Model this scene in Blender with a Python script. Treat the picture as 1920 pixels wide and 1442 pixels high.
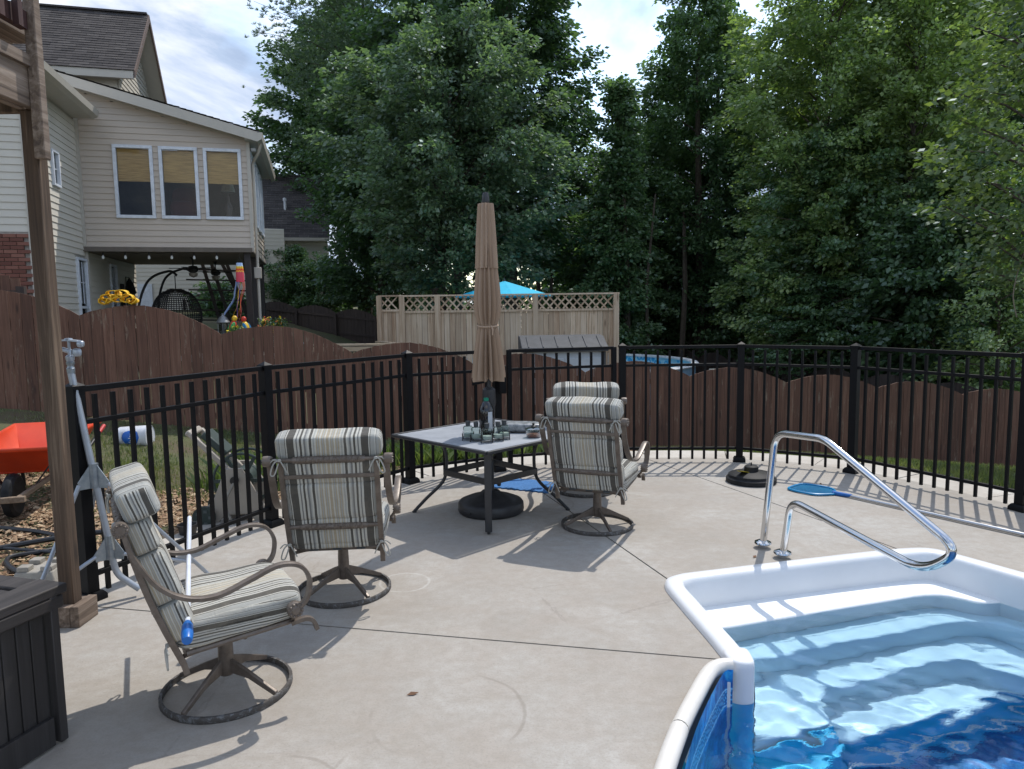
import bpy, math, random
import numpy as np
from mathutils import Vector, Matrix, noise as mnoise
from mathutils.geometry import delaunay_2d_cdt
R = math.radians
rnd = random.Random(7)
rng = np.random.default_rng(7)
scene = bpy.context.scene
col = scene.collection
for o in list(bpy.data.objects):
    bpy.data.objects.remove(o)

# ---------------------------------------------------------------- camera
cam_d = bpy.data.cameras.new('camera')
cam_d.sensor_fit = 'HORIZONTAL'; cam_d.sensor_width = 36.0
cam_d.lens = 36.0 * 1350 / 1920
cam_d.clip_start = 0.05; cam_d.clip_end = 800
cam_o = bpy.data.objects.new('camera', cam_d); col.objects.link(cam_o)
_p, _r = 0.103, -0.0143
_f = Vector((0, math.cos(_p), -math.sin(_p))); _x = Vector((1, 0, 0)); _u = _x.cross(_f)
_x2 = _x * math.cos(_r) + _u * math.sin(_r); _u2 = -_x * math.sin(_r) + _u * math.cos(_r)
M3 = Matrix((_x2, _u2, -_f)).transposed()
cam_o.matrix_world = Matrix.Translation((0, 0, 1.76)) @ M3.to_4x4()
scene.camera = cam_o

# ---------------------------------------------------------------- light
SUN_EL, SUN_AZ = R(58), R(31)          # azimuth measured from +Y towards +X
sun_dir = Vector((math.sin(SUN_AZ) * math.cos(SUN_EL), math.cos(SUN_AZ) * math.cos(SUN_EL), math.sin(SUN_EL)))
sd = bpy.data.lights.new('sun', 'SUN'); sd.energy = 2.0; sd.angle = R(0.53); sd.color = (1.0, 0.95, 0.88)
so = bpy.data.objects.new('sun', sd); col.objects.link(so)
so.rotation_mode = 'QUATERNION'; so.rotation_quaternion = sun_dir.to_track_quat('Z', 'Y')
so.location = sun_dir * 60

world = bpy.data.worlds.new('World'); scene.world = world; world.use_nodes = True
wn = world.node_tree.nodes; wl = world.node_tree.links; wn.clear()
w_out = wn.new('ShaderNodeOutputWorld'); w_bg = wn.new('ShaderNodeBackground')
sky = wn.new('ShaderNodeTexSky'); sky.sky_type = 'NISHITA'; sky.sun_disc = False
sky.sun_elevation = SUN_EL; sky.sun_rotation = SUN_AZ; sky.air_density = 1.2; sky.dust_density = 1.0
w_bg.inputs['Strength'].default_value = 0.15
tc = wn.new('ShaderNodeTexCoord')
sep = wn.new('ShaderNodeSeparateXYZ'); wl.new(tc.outputs['Generated'], sep.inputs[0])
def wmath(op, a, b=None, c=None):
    n = wn.new('ShaderNodeMath'); n.operation = op
    for i, s in enumerate((a, b, c)):
        if s is None: continue
        if isinstance(s, (int, float)): n.inputs[i].default_value = s
        else: wl.new(s, n.inputs[i])
    return n.outputs[0]
# project the view direction onto a cloud deck
zc = wmath('ADD', wmath('MAXIMUM', sep.outputs['Z'], 0.0), 0.60)
cx = wmath('DIVIDE', sep.outputs['X'], zc); cy = wmath('DIVIDE', sep.outputs['Y'], zc)
cmb = wn.new('ShaderNodeCombineXYZ'); wl.new(cx, cmb.inputs[0]); wl.new(cy, cmb.inputs[1])
def wnoise(scale, detail, rough, dist=0.0, off=(0, 0, 0)):
    mp = wn.new('ShaderNodeMapping'); mp.inputs['Location'].default_value = off
    wl.new(cmb.outputs[0], mp.inputs[0])
    n = wn.new('ShaderNodeTexNoise'); n.inputs['Scale'].default_value = scale; n.inputs['Detail'].default_value = detail
    n.inputs['Roughness'].default_value = rough; n.inputs['Distortion'].default_value = dist
    wl.new(mp.outputs[0], n.inputs['Vector']); return n.outputs['Fac']
def wramp(fac, stops):
    r = wn.new('ShaderNodeValToRGB'); e = r.color_ramp.elements
    while len(e) > 1: e.remove(e[-1])
    e[0].position = stops[0][0]; e[0].color = stops[0][1]
    for p, c in stops[1:]:
        k = e.new(p); k.color = c
    wl.new(fac, r.inputs[0]); return r.outputs[0]
cov = wramp(wnoise(2.1, 10, 0.56, 0.25, (3.1, 1.7, 0)), [(0.41, (0, 0, 0, 1)), (0.46, (.6, .6, .6, 1)), (0.53, (1, 1, 1, 1))])
shade = wramp(wnoise(2.6, 10, 0.60, 0.35, (7.7, 2.2, 5)), [(0.40, (1.25, 1.65, 2.45, 1)), (0.48, (1.9, 2.35, 3.15, 1)), (0.535, (3.0, 3.3, 3.9, 1)), (0.60, (4.2, 4.3, 4.45, 1))])
mixc = wn.new('ShaderNodeMixRGB'); wl.new(cov, mixc.inputs[0]); wl.new(sky.outputs[0], mixc.inputs[1]); wl.new(shade, mixc.inputs[2])
wl.new(mixc.outputs[0], w_bg.inputs['Color']); wl.new(w_bg.outputs[0], w_out.inputs['Surface'])

scene.view_settings.view_transform = 'Standard'; scene.view_settings.look = 'None'
scene.view_settings.gamma = 1.0; scene.view_settings.use_curve_mapping = False
scene.view_settings.exposure = 0.92
scene.render.engine = 'CYCLES'
scene.cycles.use_denoising = True
scene.cycles.max_bounces = 10; scene.cycles.diffuse_bounces = 3; scene.cycles.glossy_bounces = 4
scene.cycles.transmission_bounces = 6; scene.cycles.transparent_max_bounces = 12
scene.cycles.sample_clamp_indirect = 6.0

# ---------------------------------------------------------------- materials
class NT:
    def __init__(s, name):
        s.m = bpy.data.materials.new(name); s.m.use_nodes = True
        s.n = s.m.node_tree.nodes; s.l = s.m.node_tree.links; s.n.clear()
        s.out = s.n.new('ShaderNodeOutputMaterial')
        s.p = s.n.new('ShaderNodeBsdfPrincipled'); s.l.new(s.p.outputs[0], s.out.inputs[0])
        s.tc = s.n.new('ShaderNodeTexCoord')
    def link(s, a, b): s.l.new(a, b)
    def coord(s, scale=(1, 1, 1), kind='Object', loc=(0, 0, 0), rot=(0, 0, 0)):
        mp = s.n.new('ShaderNodeMapping'); mp.inputs['Scale'].default_value = scale
        mp.inputs['Location'].default_value = loc; mp.inputs['Rotation'].default_value = rot
        s.link(s.tc.outputs[kind], mp.inputs[0]); return mp.outputs[0]
    def noise(s, scale=5, detail=4, rough=.55, vec=None, dist=0):
        n = s.n.new('ShaderNodeTexNoise'); n.inputs['Scale'].default_value = scale; n.inputs['Detail'].default_value = detail
        n.inputs['Roughness'].default_value = rough; n.inputs['Distortion'].default_value = dist
        s.link(vec if vec is not None else s.tc.outputs['Object'], n.inputs['Vector']); return n.outputs['Fac']
    def vor(s, scale=5, vec=None, feature='F1', out='Distance'):
        n = s.n.new('ShaderNodeTexVoronoi'); n.feature = feature; n.inputs['Scale'].default_value = scale
        s.link(vec if vec is not None else s.tc.outputs['Object'], n.inputs['Vector']); return n.outputs[out]
    def math(s, op, a, b=None, c=None):
        n = s.n.new('ShaderNodeMath'); n.operation = op
        for i, q in enumerate((a, b, c)):
            if q is None: continue
            if isinstance(q, (int, float)): n.inputs[i].default_value = q
            else: s.link(q, n.inputs[i])
        return n.outputs[0]
    def ramp(s, fac, stops, const=False):
        r = s.n.new('ShaderNodeValToRGB'); e = r.color_ramp.elements
        if const: r.color_ramp.interpolation = 'CONSTANT'
        while len(e) > 1: e.remove(e[-1])
        def c4(c): return tuple(c) + (1,) if len(c) == 3 else c
        e[0].position = stops[0][0]; e[0].color = c4(stops[0][1])
        for p, c in stops[1:]:
            k = e.new(p); k.color = c4(c)
        s.link(fac, r.inputs[0]); return r.outputs[0]
    def mix(s, fac, a, b, mode='MIX'):
        n = s.n.new('ShaderNodeMixRGB'); n.blend_type = mode
        for i, q in enumerate((fac, a, b)):
            if isinstance(q, (int, float)): n.inputs[i].default_value = q
            elif isinstance(q, (tuple, list)): n.inputs[i].default_value = tuple(q) + (1,) if len(q) == 3 else q
            else: s.link(q, n.inputs[i])
        return n.outputs[0]
    def bump(s, h, strength=.3, dist=.01):
        b = s.n.new('ShaderNodeBump'); b.inputs['Strength'].default_value = strength; b.inputs['Distance'].default_value = dist
        s.link(h, b.inputs['Height']); s.link(b.outputs[0], s.p.inputs['Normal']); return b
    def base(s, c):
        if isinstance(c, (tuple, list)): s.p.inputs['Base Color'].default_value = tuple(c) + (1,)
        else: s.link(c, s.p.inputs['Base Color'])
    def set(s, **k):
        for a, b in k.items(): s.p.inputs[a.replace('_', ' ')].default_value = b
        return s
    def rand(s):
        n = s.n.new('ShaderNodeObjectInfo'); return n.outputs['Random']
    def island(s):
        n = s.n.new('ShaderNodeNewGeometry'); return n.outputs['Random Per Island']

MATS = {}
def simple(name, c, rough=.5, metal=0., c2=None, scale=8, bump=0, bscale=60, spec=None, vary=0.0, coat=0):
    if name in MATS: return MATS[name]
    t = NT(name)
    c2 = c2 or tuple(v * .8 for v in c)
    k = t.mix(t.ramp(t.noise(scale, 5, .6), [(.35, (0, 0, 0)), (.65, (1, 1, 1))]), c, c2)
    if vary:
        k = t.mix(t.math('MULTIPLY', t.rand(), vary), k, (0.01, 0.01, 0.01))
    t.base(k); t.set(Roughness=rough, Metallic=metal)
    if spec is not None: t.p.inputs['Specular IOR Level'].default_value = spec
    if coat: t.p.inputs['Coat Weight'].default_value = coat
    if bump: t.bump(t.noise(bscale, 6, .6), bump, .01)
    MATS[name] = t.m; return t.m

def wood(name, cs, axis='Z', gscale=1.0, rough=.75, bump=.5, knots=True, per_obj=.35, stain=None):
    """streaky grain stretched along the given local axis; cs = dark, mid, light"""
    if name in MATS: return MATS[name]
    t = NT(name)
    sc = {'X': (1.2, 30, 30), 'Y': (30, 1.2, 30), 'Z': (30, 30, 1.2)}[axis]
    rv = t.rand()
    off = t.n.new('ShaderNodeVectorMath'); off.operation = 'MULTIPLY_ADD'
    cmbn = t.n.new('ShaderNodeCombineXYZ'); t.link(rv, cmbn.inputs[0]); t.link(rv, cmbn.inputs[1]); t.link(rv, cmbn.inputs[2])
    t.link(cmbn.outputs[0], off.inputs[0]); off.inputs[1].default_value = (37, 53, 71); t.link(t.tc.outputs['Object'], off.inputs[2])
    mp = t.n.new('ShaderNodeMapping'); mp.inputs['Scale'].default_value = tuple(v * gscale for v in sc); t.link(off.outputs[0], mp.inputs[0])
    g = t.noise(1.0, 7, .65, mp.outputs[0], .8)
    gv = t.math('ADD', g, t.math('MULTIPLY', t.math('SUBTRACT', t.math('FRACT', t.math('MULTIPLY', rv, 7.3)), .5), per_obj * .45))
    c = t.ramp(gv, [(.28, cs[0]), (.5, cs[1]), (.72, cs[2])])
    big = t.noise(1.3, 3, .6, off.outputs[0])
    c = t.mix(t.math('MULTIPLY', t.ramp(big, [(.35, (0, 0, 0)), (.7, (1, 1, 1))]), .35), c, cs[0])
    c = t.mix(t.math('MULTIPLY', rv, per_obj), c, tuple(v * .55 for v in cs[1]))
    if knots:
        sk = {'X': (.6, 2.6, 2.6), 'Y': (2.6, .6, 2.6), 'Z': (2.6, 2.6, .6)}[axis]
        mk = t.n.new('ShaderNodeMapping'); mk.inputs['Scale'].default_value = sk; t.link(off.outputs[0], mk.inputs[0])
        kv = t.vor(2.2 * gscale, mk.outputs[0])
        c = t.mix(t.math('MULTIPLY', t.ramp(kv, [(.05, (1, 1, 1)), (.13, (0, 0, 0))]), .8), c, tuple(v * .5 for v in cs[0]))
    if stain:
        st = t.noise(2.4, 8, .75, t.coord((5, 5, .8)))
        c = t.mix(t.ramp(st, [(.575, (0, 0, 0)), (.68, (1, 1, 1))]), c, stain)
    t.base(c); t.set(Roughness=rough)
    t.bump(g, bump, .004)
    MATS[name] = t.m; return t.m

def concrete_mat():
    t = NT('brushed_concrete')
    big = t.noise(.55, 5, .6); mid = t.noise(3.1, 6, .65, dist=.4); fine = t.noise(95, 4, .7)
    c = t.ramp(big, [(.34, (.300, .273, .240)), (.52, (.355, .331, .297)), (.66, (.402, .386, .356))])
    c = t.mix(t.math('MULTIPLY', t.ramp(mid, [(.40, (1, 1, 1)), (.58, (0, 0, 0))]), .42), c, (.33, .285, .24))
    # salt bloom: pale blotches with ragged edges
    bl = t.noise(1.15, 9, .62, t.coord(loc=(4, 7, 0)), .6)
    c = t.mix(t.math('MULTIPLY', t.ramp(bl, [(.50, (0, 0, 0)), (.66, (1, 1, 1))]), .22), c, (.56, .55, .52))
    st = t.noise(2.2, 7, .7, t.coord((1, 3.2, 1), loc=(9, 1, 0)))
    c = t.mix(t.math('MULTIPLY', t.ramp(st, [(.54, (0, 0, 0)), (.70, (1, 1, 1))]), .40), c, (.27, .235, .19))
    rg_ = t.noise(14, 6, .75, t.coord((1, 1, 1), loc=(3, 3, 3)))
    c = t.mix(t.math('MULTIPLY', t.ramp(rg_, [(.40, (1, 1, 1)), (.62, (0, 0, 0))]), .42), c, (.255, .225, .185))
    ck = t.vor(.55, t.coord((1, 1, 1), loc=(1.3, .4, 0)), 'DISTANCE_TO_EDGE')
    ckd = t.math('ADD', ck, t.math('MULTIPLY', t.math('SUBTRACT', t.noise(5, 5, .7), .5), .05))
    c = t.mix(t.math('MULTIPLY', t.ramp(t.math('ABSOLUTE', ckd), [(.0015, (1, 1, 1)), (.004, (0, 0, 0))]), t.math('MULTIPLY', t.ramp(t.noise(.9, 2, .5, t.coord(loc=(5, 2, 0))), [(.56, (0, 0, 0)), (.64, (1, 1, 1))]), .30)), c, (.16, .13, .11))
    # faint scratched rings left by planters
    for (x, y, r, amt) in ((-.30, 3.0, .34, .45), (-.95, 2.35, .36, .4), (-.42, 2.55, .30, .35), (-1.28, 5.0, .26, .5), (.18, 6.4, .36, .3), (-.72, 4.55, .16, .3)):
        vm = t.n.new('ShaderNodeVectorMath'); vm.operation = 'DISTANCE'; t.link(t.tc.outputs['Object'], vm.inputs[0]); vm.inputs[1].default_value = (x, y, 0)
        d = t.math('ABSOLUTE', t.math('SUBTRACT', t.math('ADD', vm.outputs[1], t.math('MULTIPLY', mid, .05)), r + .025))
        k = t.math('MULTIPLY', t.ramp(d, [(.004, (1, 1, 1)), (.011, (0, 0, 0))]), t.math('MULTIPLY', t.ramp(t.noise(2.6, 3, .5, t.coord(loc=(x, y, 2))), [(.46, (0, 0, 0)), (.56, (1, 1, 1))]), amt))
        c = t.mix(k, c, (.20, .17, .14) if r > .2 else (.6, .58, .55))
    c = t.mix(t.math('MULTIPLY', t.ramp(fine, [(.38, (1, 1, 1)), (.5, (0, 0, 0))]), .30), c, (.22, .20, .18))
    sp = t.vor(15, None)
    c = t.mix(t.ramp(sp, [(.022, (1, 1, 1)), (.032, (0, 0, 0))]), c, (.13, .10, .08))
    t.base(c); t.set(Roughness=.86)
    hb = t.noise(1.0, 6, .7, t.coord((40, 170, 40)))
    t.bump(t.math('ADD', hb, t.math('MULTIPLY', fine, .6)), .5, .0022)
    return t.m

def leaf_mat(name, dark, mid, light, tip=None, gloss=.5, hue_scale=.35):
    if name in MATS: return MATS[name]
    t = NT(name); t.n.remove(t.p)
    r = t.island(); big = t.noise(hue_scale, 3, .6)
    c = t.ramp(r, [(0, dark), (.5, mid), (1, light)])
    c = t.mix(t.math('MULTIPLY', t.ramp(big, [(.38, (0, 0, 0)), (.66, (1, 1, 1))]), .5), c, tip or light)
    c = t.mix(t.math('MULTIPLY', t.ramp(t.noise(1.5, 4, .65), [(.36, (1, 1, 1)), (.56, (0, 0, 0))]), .38), c, dark)
    d = t.n.new('ShaderNodeBsdfDiffuse'); tr = t.n.new('ShaderNodeBsdfTranslucent'); g = t.n.new('ShaderNodeBsdfGlossy')
    t.link(c, d.inputs[0]); t.link(t.mix(1.0, c, (1.25, 1.45, .7), 'MULTIPLY'), tr.inputs[0]); g.inputs['Roughness'].default_value = gloss
    g.inputs[0].default_value = (.8, .9, 1, 1)
    m1 = t.n.new('ShaderNodeMixShader'); m1.inputs[0].default_value = .42; t.link(d.outputs[0], m1.inputs[1]); t.link(tr.outputs[0], m1.inputs[2])
    m2 = t.n.new('ShaderNodeMixShader'); m2.inputs[0].default_value = .06; t.link(m1.outputs[0], m2.inputs[1]); t.link(g.outputs[0], m2.inputs[2])
    t.link(m2.outputs[0], t.out.inputs[0]); MATS[name] = t.m; return t.m

def cushion_mat(nm, kx, kz, k0):
    t = NT(nm)
    W_, L, T, G, D = (.52, .51, .455), (.36, .365, .34), (.40, .34, .24), (.17, .17, .165), (.060, .055, .046)
    sep = t.n.new('ShaderNodeSeparateXYZ'); t.link(t.tc.outputs['Object'], sep.inputs[0])
    wob = t.math('MULTIPLY', t.math('SUBTRACT', t.noise(7, 3, .5), .5), .010)
    sn = t.n.new('ShaderNodeSeparateXYZ'); t.link(t.tc.outputs['Normal'], sn.inputs[0])
    side = t.math('GREATER_THAN', t.math('ABSOLUTE', sn.outputs['Y']), .55)
    ua = t.math('DIVIDE', t.math('ABSOLUTE', t.math('ADD', sep.outputs['Y'], wob)), .33)
    ub = t.math('ADD', t.math('MULTIPLY', t.math('ADD', t.math('ADD', t.math('MULTIPLY', sep.outputs['X'], kx), t.math('MULTIPLY', sep.outputs['Z'], kz)), t.math('MULTIPLY', wob, 1.6)), 3.6), k0)
    ub = t.math('PINGPONG', ub, 1.0)
    u = t.math('ADD', t.math('MULTIPLY', ua, t.math('SUBTRACT', 1.0, side)), t.math('MULTIPLY', ub, side))
    stops = [(0, T), (.02, W_), (.045, T), (.06, L), (.085, T), (.105, W_), (.13, T), (.15, L), (.175, T), (.195, W_), (.22, L), (.25, W_), (.27, D), (.315, W_), (.345, L),
             (.37, G), (.40, W_), (.435, D), (.47, W_), (.505, G), (.53, W_), (.565, D), (.69, W_), (.71, D), (.722, L), (.79, W_), (.805, G), (.82, L), (.88, W_), (.90, D), (.915, L)]
    c = t.ramp(u, stops, True)
    wv = t.noise(420, 2, .6)
    c = t.mix(t.math('MULTIPLY', wv, .35), c, (.20, .19, .17))
    dirt = t.noise(4.5, 6, .65)
    c = t.mix(t.math('MULTIPLY', t.ramp(dirt, [(.5, (0, 0, 0)), (.75, (1, 1, 1))]), .35), c, (.27, .235, .18))
    t.base(c); t.set(Roughness=.95); t.p.inputs['Specular IOR Level'].default_value = .15
    t.p.inputs['Sheen Weight'].default_value = .15
    t.bump(t.math('ADD', t.math('MULTIPLY', wv, .12), t.noise(11, 5, .6, t.coord((1.6, .7, 1)), .8)), .55, .016)
    return t.m

# ---------------------------------------------------------------- mesh helpers
def rotz(a): return Matrix.Rotation(a, 3, 'Z')
def frame(d):
    d = Vector(d).normalized(); up = Vector((0, 0, 1)) if abs(d.z) < .95 else Vector((1, 0, 0))
    x = d.cross(up).normalized(); y = x.cross(d).normalized(); return x, y, d
class MB:
    def __init__(s): s.v = []; s.f = []
    def add(s, vs, fs):
        n = len(s.v); s.v += [tuple(p) for p in vs]; s.f += [tuple(i + n for i in f) for f in fs]; return s
    def box(s, c, size, rot=None):
        hx, hy, hz = [q / 2 for q in size]; vs = []
        for dz in (-1, 1):
            for dx, dy in ((-1, -1), (1, -1), (1, 1), (-1, 1)):
                p = Vector((dx * hx, dy * hy, dz * hz))
                if rot is not None: p = rot @ p
                vs.append(Vector(c) + p)
        return s.add(vs, [(3, 2, 1, 0), (4, 5, 6, 7), (0, 1, 5, 4), (1, 2, 6, 5), (2, 3, 7, 6), (3, 0, 4, 7)])
    def bar(s, a, b, w, h, up=(0, 0, 1)):
        a, b = Vector(a), Vector(b); d = (b - a); L = d.length; d.normalize(); up = Vector(up)
        if abs(d.dot(up)) > .98: up = Vector((0, 1, 0))
        x = d.cross(up).normalized(); z = x.cross(d).normalized()
        return s.box((a + b) / 2, (w, L, h), Matrix((x, d, z)).transposed())
    def prism(s, poly, z0, z1):
        n = len(poly); vs = [(x, y, z0) for x, y in poly] + [(x, y, z1) for x, y in poly]
        return s.add(vs, [tuple(reversed(range(n))), tuple(range(n, 2 * n))] + [(i, (i + 1) % n, (i + 1) % n + n, i + n) for i in range(n)])
    def extrude(s, poly3, d):
        n = len(poly3); d = Vector(d); vs = [Vector(p) for p in poly3] + [Vector(p) + d for p in poly3]
        return s.add(vs, [tuple(reversed(range(n))), tuple(range(n, 2 * n))] + [(i, (i + 1) % n, (i + 1) % n + n, i + n) for i in range(n)])
    def tube(s, pts, r, n=8, closed=False, prof=None, cap=True, up=None):
        pts = [Vector(p) for p in pts]; m = len(pts)
        rr = r if isinstance(r, (list, tuple)) else [r] * m
        tang = []
        for i in range(m):
            if closed: d = pts[(i + 1) % m] - pts[i - 1]
            else: d = pts[min(i + 1, m - 1)] - pts[max(i - 1, 0)]
            tang.append(d.normalized())
        x, y, _ = frame(tang[0])
        if up is not None:
            y = Vector(up); y = (y - tang[0] * y.dot(tang[0])).normalized(); x = tang[0].cross(y).normalized()
        vs = []
        for i in range(m):
            if i:
                if up is not None:
                    y = Vector(up); y = (y - tang[i] * y.dot(tang[i])).normalized(); x = tang[i].cross(y).normalized()
                else:
                    x = (x - tang[i] * x.dot(tang[i])).normalized(); y = tang[i].cross(x) * -1
                    y = x.cross(tang[i]) * (1 if True else -1)
            ring = prof or [(math.cos(2 * math.pi * k / n), math.sin(2 * math.pi * k / n)) for k in range(n)]
            for (a, b) in ring: vs.append(pts[i] + x * a * rr[i] + y * b * rr[i])
        n = len(prof) if prof else n
        fs = []
        for i in range(m if closed else m - 1):
            j = (i + 1) % m
            for k in range(n): fs.append((i * n + k, i * n + (k + 1) % n, j * n + (k + 1) % n, j * n + k))
        if not closed and cap: fs += [tuple(reversed(range(n))), tuple(range((m - 1) * n, m * n))]
        return s.add(vs, fs)
    def lathe(s, prof, n=24, c=(0, 0, 0), rot=None, wave=None, caps=True):
        vs = []; c = Vector(c)
        for i, (r, z) in enumerate(prof):
            for k in range(n):
                a = 2 * math.pi * k / n; rr = r * (wave(i, a) if wave else 1)
                p = Vector((rr * math.cos(a), rr * math.sin(a), z))
                if rot is not None: p = rot @ p
                vs.append(c + p)
        fs = []
        for i in range(len(prof) - 1):
            for k in range(n): fs.append((i * n + k, i * n + (k + 1) % n, (i + 1) * n + (k + 1) % n, (i + 1) * n + k))
        if caps and prof[0][0] > 1e-4: fs.append(tuple(reversed(range(n))))
        if caps and prof[-1][0] > 1e-4: fs.append(tuple(range((len(prof) - 1) * n, len(prof) * n)))
        return s.add(vs, fs)
    def quad(s, a, b, c, d): return s.add([a, b, c, d], [(0, 1, 2, 3)])
    def puff(s, c, size, rot=None, n=10, p=3.2, fn=None):
        """a pillow: cube sphere pushed onto a superellipsoid"""
        vs = []; idx = {}; fs = []
        def vert(q):
            k = tuple(round(a, 5) for a in q)
            if k not in idx:
                idx[k] = len(vs); v = Vector(q)
                L = (abs(v.x) ** p + abs(v.y) ** p + abs(v.z) ** p) ** (1 / p); v = v / L
                w = Vector((v.x * size[0] / 2, v.y * size[1] / 2, v.z * size[2] / 2))
                if fn: w = fn(w, v)
                if rot is not None: w = rot @ w
                vs.append(Vector(c) + w)
            return idx[k]
        for ax in range(3):
            for sg in (-1, 1):
                for i in range(n):
                    for j in range(n):
                        q = []
                        for (a, b) in ((i, j), (i + 1, j), (i + 1, j + 1), (i, j + 1)):
                            v = [0, 0, 0]; v[ax] = sg; v[(ax + 1) % 3] = -1 + 2 * a / n; v[(ax + 2) % 3] = -1 + 2 * b / n; q.append(vert(v))
                        fs.append(tuple(q) if sg > 0 else tuple(reversed(q)))
        return s.add(vs, fs)
    def mesh(s, name, mat, smooth=True, ang=38):
        me = bpy.data.meshes.new(name); me.from_pydata(s.v, [], s.f)
        if mat: me.materials.append(mat)
        if smooth:
            me.polygons.foreach_set('use_smooth', [True] * len(me.polygons))
            try: me.set_sharp_from_angle(angle=R(ang))
            except Exception: pass
        me.update(); return me
    def build(s, name, mat, parent=None, smooth=True, bevel=0, ang=38):
        o = bpy.data.objects.new(name, s.mesh(name, mat, smooth, ang)); col.objects.link(o)
        if parent is not None: o.parent = parent
        if bevel:
            b = o.modifiers.new('bevel', 'BEVEL'); b.width = bevel; b.segments = 2; b.limit_method = 'ANGLE'; b.angle_limit = R(40)
        return o

def tag(o, label=None, cat=None, group=None, kind=None):
    if label: o['label'] = label
    if cat: o['category'] = cat
    if group: o['group'] = group
    if kind: o['kind'] = kind
    return o
def thing(name, label, cat, loc=(0, 0, 0), rz=0, group=None):
    o = bpy.data.objects.new(name, None); col.objects.link(o); o.empty_display_size = .1
    o.location = loc; o.rotation_euler = (0, 0, rz); return tag(o, label, cat, group)
def inst(o, parent=None, loc=None, name=None):
    c = o.copy(); col.objects.link(c)
    if parent is not None: c.parent = parent
    if loc is not None: c.location = loc
    return c
def copy_tree(o, parent=None):
    c = o.copy(); col.objects.link(c)
    if parent is not None: c.parent = parent
    for ch in [k for k in KIDS.get(o.name, [])]: copy_tree(ch, c)
    return c
KIDS = {}
def index_kids():
    KIDS.clear()
    for o in bpy.data.objects:
        if o.parent: KIDS.setdefault(o.parent.name, []).append(o)
def fillet(pts, cuts, n=7):
    """round the corners of a polyline"""
    pts = [Vector(p) for p in pts]; out = [pts[0]]
    for i in range(1, len(pts) - 1):
        c = cuts[i - 1] if isinstance(cuts, (list, tuple)) else cuts
        a = pts[i] + (pts[i - 1] - pts[i]).normalized() * c; b = pts[i] + (pts[i + 1] - pts[i]).normalized() * c
        for k in range(n + 1):
            u = k / n; out.append(a * (1 - u) ** 2 + pts[i] * 2 * u * (1 - u) + b * u * u)
    out.append(pts[-1]); return out
def spline(pts, n=8, closed=False):
    pts = [Vector(p) for p in pts]; m = len(pts); out = []
    for i in range(m if closed else m - 1):
        if closed: a, b, c, d = pts[i - 1], pts[i], pts[(i + 1) % m], pts[(i + 2) % m]
        else: a, b, c, d = pts[max(i - 1, 0)], pts[i], pts[i + 1], pts[min(i + 2, m - 1)]
        for k in range(n):
            t = k / n; out.append(.5 * ((2 * b) + (c - a) * t + (2 * a - 5 * b + 4 * c - d) * t * t + (3 * b - a - 3 * c + d) * t ** 3))
    if not closed: out.append(pts[-1])
    return out
def np_mesh(name, V, F, mat, parent=None, smooth=False):
    """V (n,3), F (m,k) arrays of equal-sized faces"""
    me = bpy.data.meshes.new(name); k = F.shape[1]
    me.vertices.add(len(V)); me.vertices.foreach_set('co', np.asarray(V, np.float32).ravel())
    me.loops.add(F.size); me.loops.foreach_set('vertex_index', F.ravel().astype(np.int32))
    me.polygons.add(len(F)); me.polygons.foreach_set('loop_start', np.arange(0, F.size, k, dtype=np.int32))
    me.polygons.foreach_set('loop_total', np.full(len(F), k, dtype=np.int32))
    if smooth: me.polygons.foreach_set('use_smooth', np.ones(len(F), dtype=bool))
    me.update(calc_edges=True); me.materials.append(mat)
    o = bpy.data.objects.new(name, me); col.objects.link(o)
    if parent is not None: o.parent = parent
    return o
# ================================================================ GROUND AND PATIO
FENCE_A, FENCE_STEP = Vector((-5.944, 9.965)), Vector((1.784, 0.407))
POSTS = [(-2.645, 4.33), (-2.017, 5.865), (-1.062, 7.304), (-.165, 7.80), (-.03, 7.84), (1.16, 8.16), (1.26, 8.18), (2.59, 8.11), (3.58, 7.475), (4.322, 5.989), (4.62, 4.35), (4.7, 2.6)]
def fence_y(x): return FENCE_A.y + (x - FENCE_A.x) * FENCE_STEP.y / FENCE_STEP.x
GX = [-60, -12, -7, -5.96, -3.56, -2, 1.93, 9.3, 14, 60]
GZ = [2.0, .95, .53, .36, -.02, -.18, -.60, -1.36, -1.75, -3.5]
PATIO_OUT = spline([(-2.75, 4.30), (-2.10, 5.93), (-1.13, 7.40), (-.1, 8.02), (1.25, 8.36), (2.66, 8.24), (3.70, 7.55), (4.42, 6.02), (4.74, 4.35), (4.82, 2.6), (4.85, 0.0), (4.85, -4)], 8)
PATIO_OUT = [(p[0], p[1]) for p in PATIO_OUT]
PATIO = [(-7.5, -4), (-7.5, 3.95), (-2.95, 3.95)] + PATIO_OUT
_pp = np.array(PATIO)
def dist_poly(P):
    a = _pp; b_ = np.roll(_pp, -1, 0); d = np.full(len(P), 1e9)
    for p, q in zip(a, b_):
        e = q - p; t = np.clip(((P - p) @ e) / (e @ e), 0, 1)
        d = np.minimum(d, np.linalg.norm(P - (p + t[:, None] * e), axis=1))
    return d
def inside(P, poly=_pp):
    x, y = P[:, 0], P[:, 1]; ins = np.zeros(len(P), bool); a = poly; b_ = np.roll(poly, -1, 0)
    for (x1, y1), (x2, y2) in zip(a, b_):
        c = ((y1 > y) != (y2 > y)); xs = (x2 - x1) * (y - y1) / ((y2 - y1) if y2 != y1 else 1e-9) + x1
        ins ^= c & (x < xs)
    return ins
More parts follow.
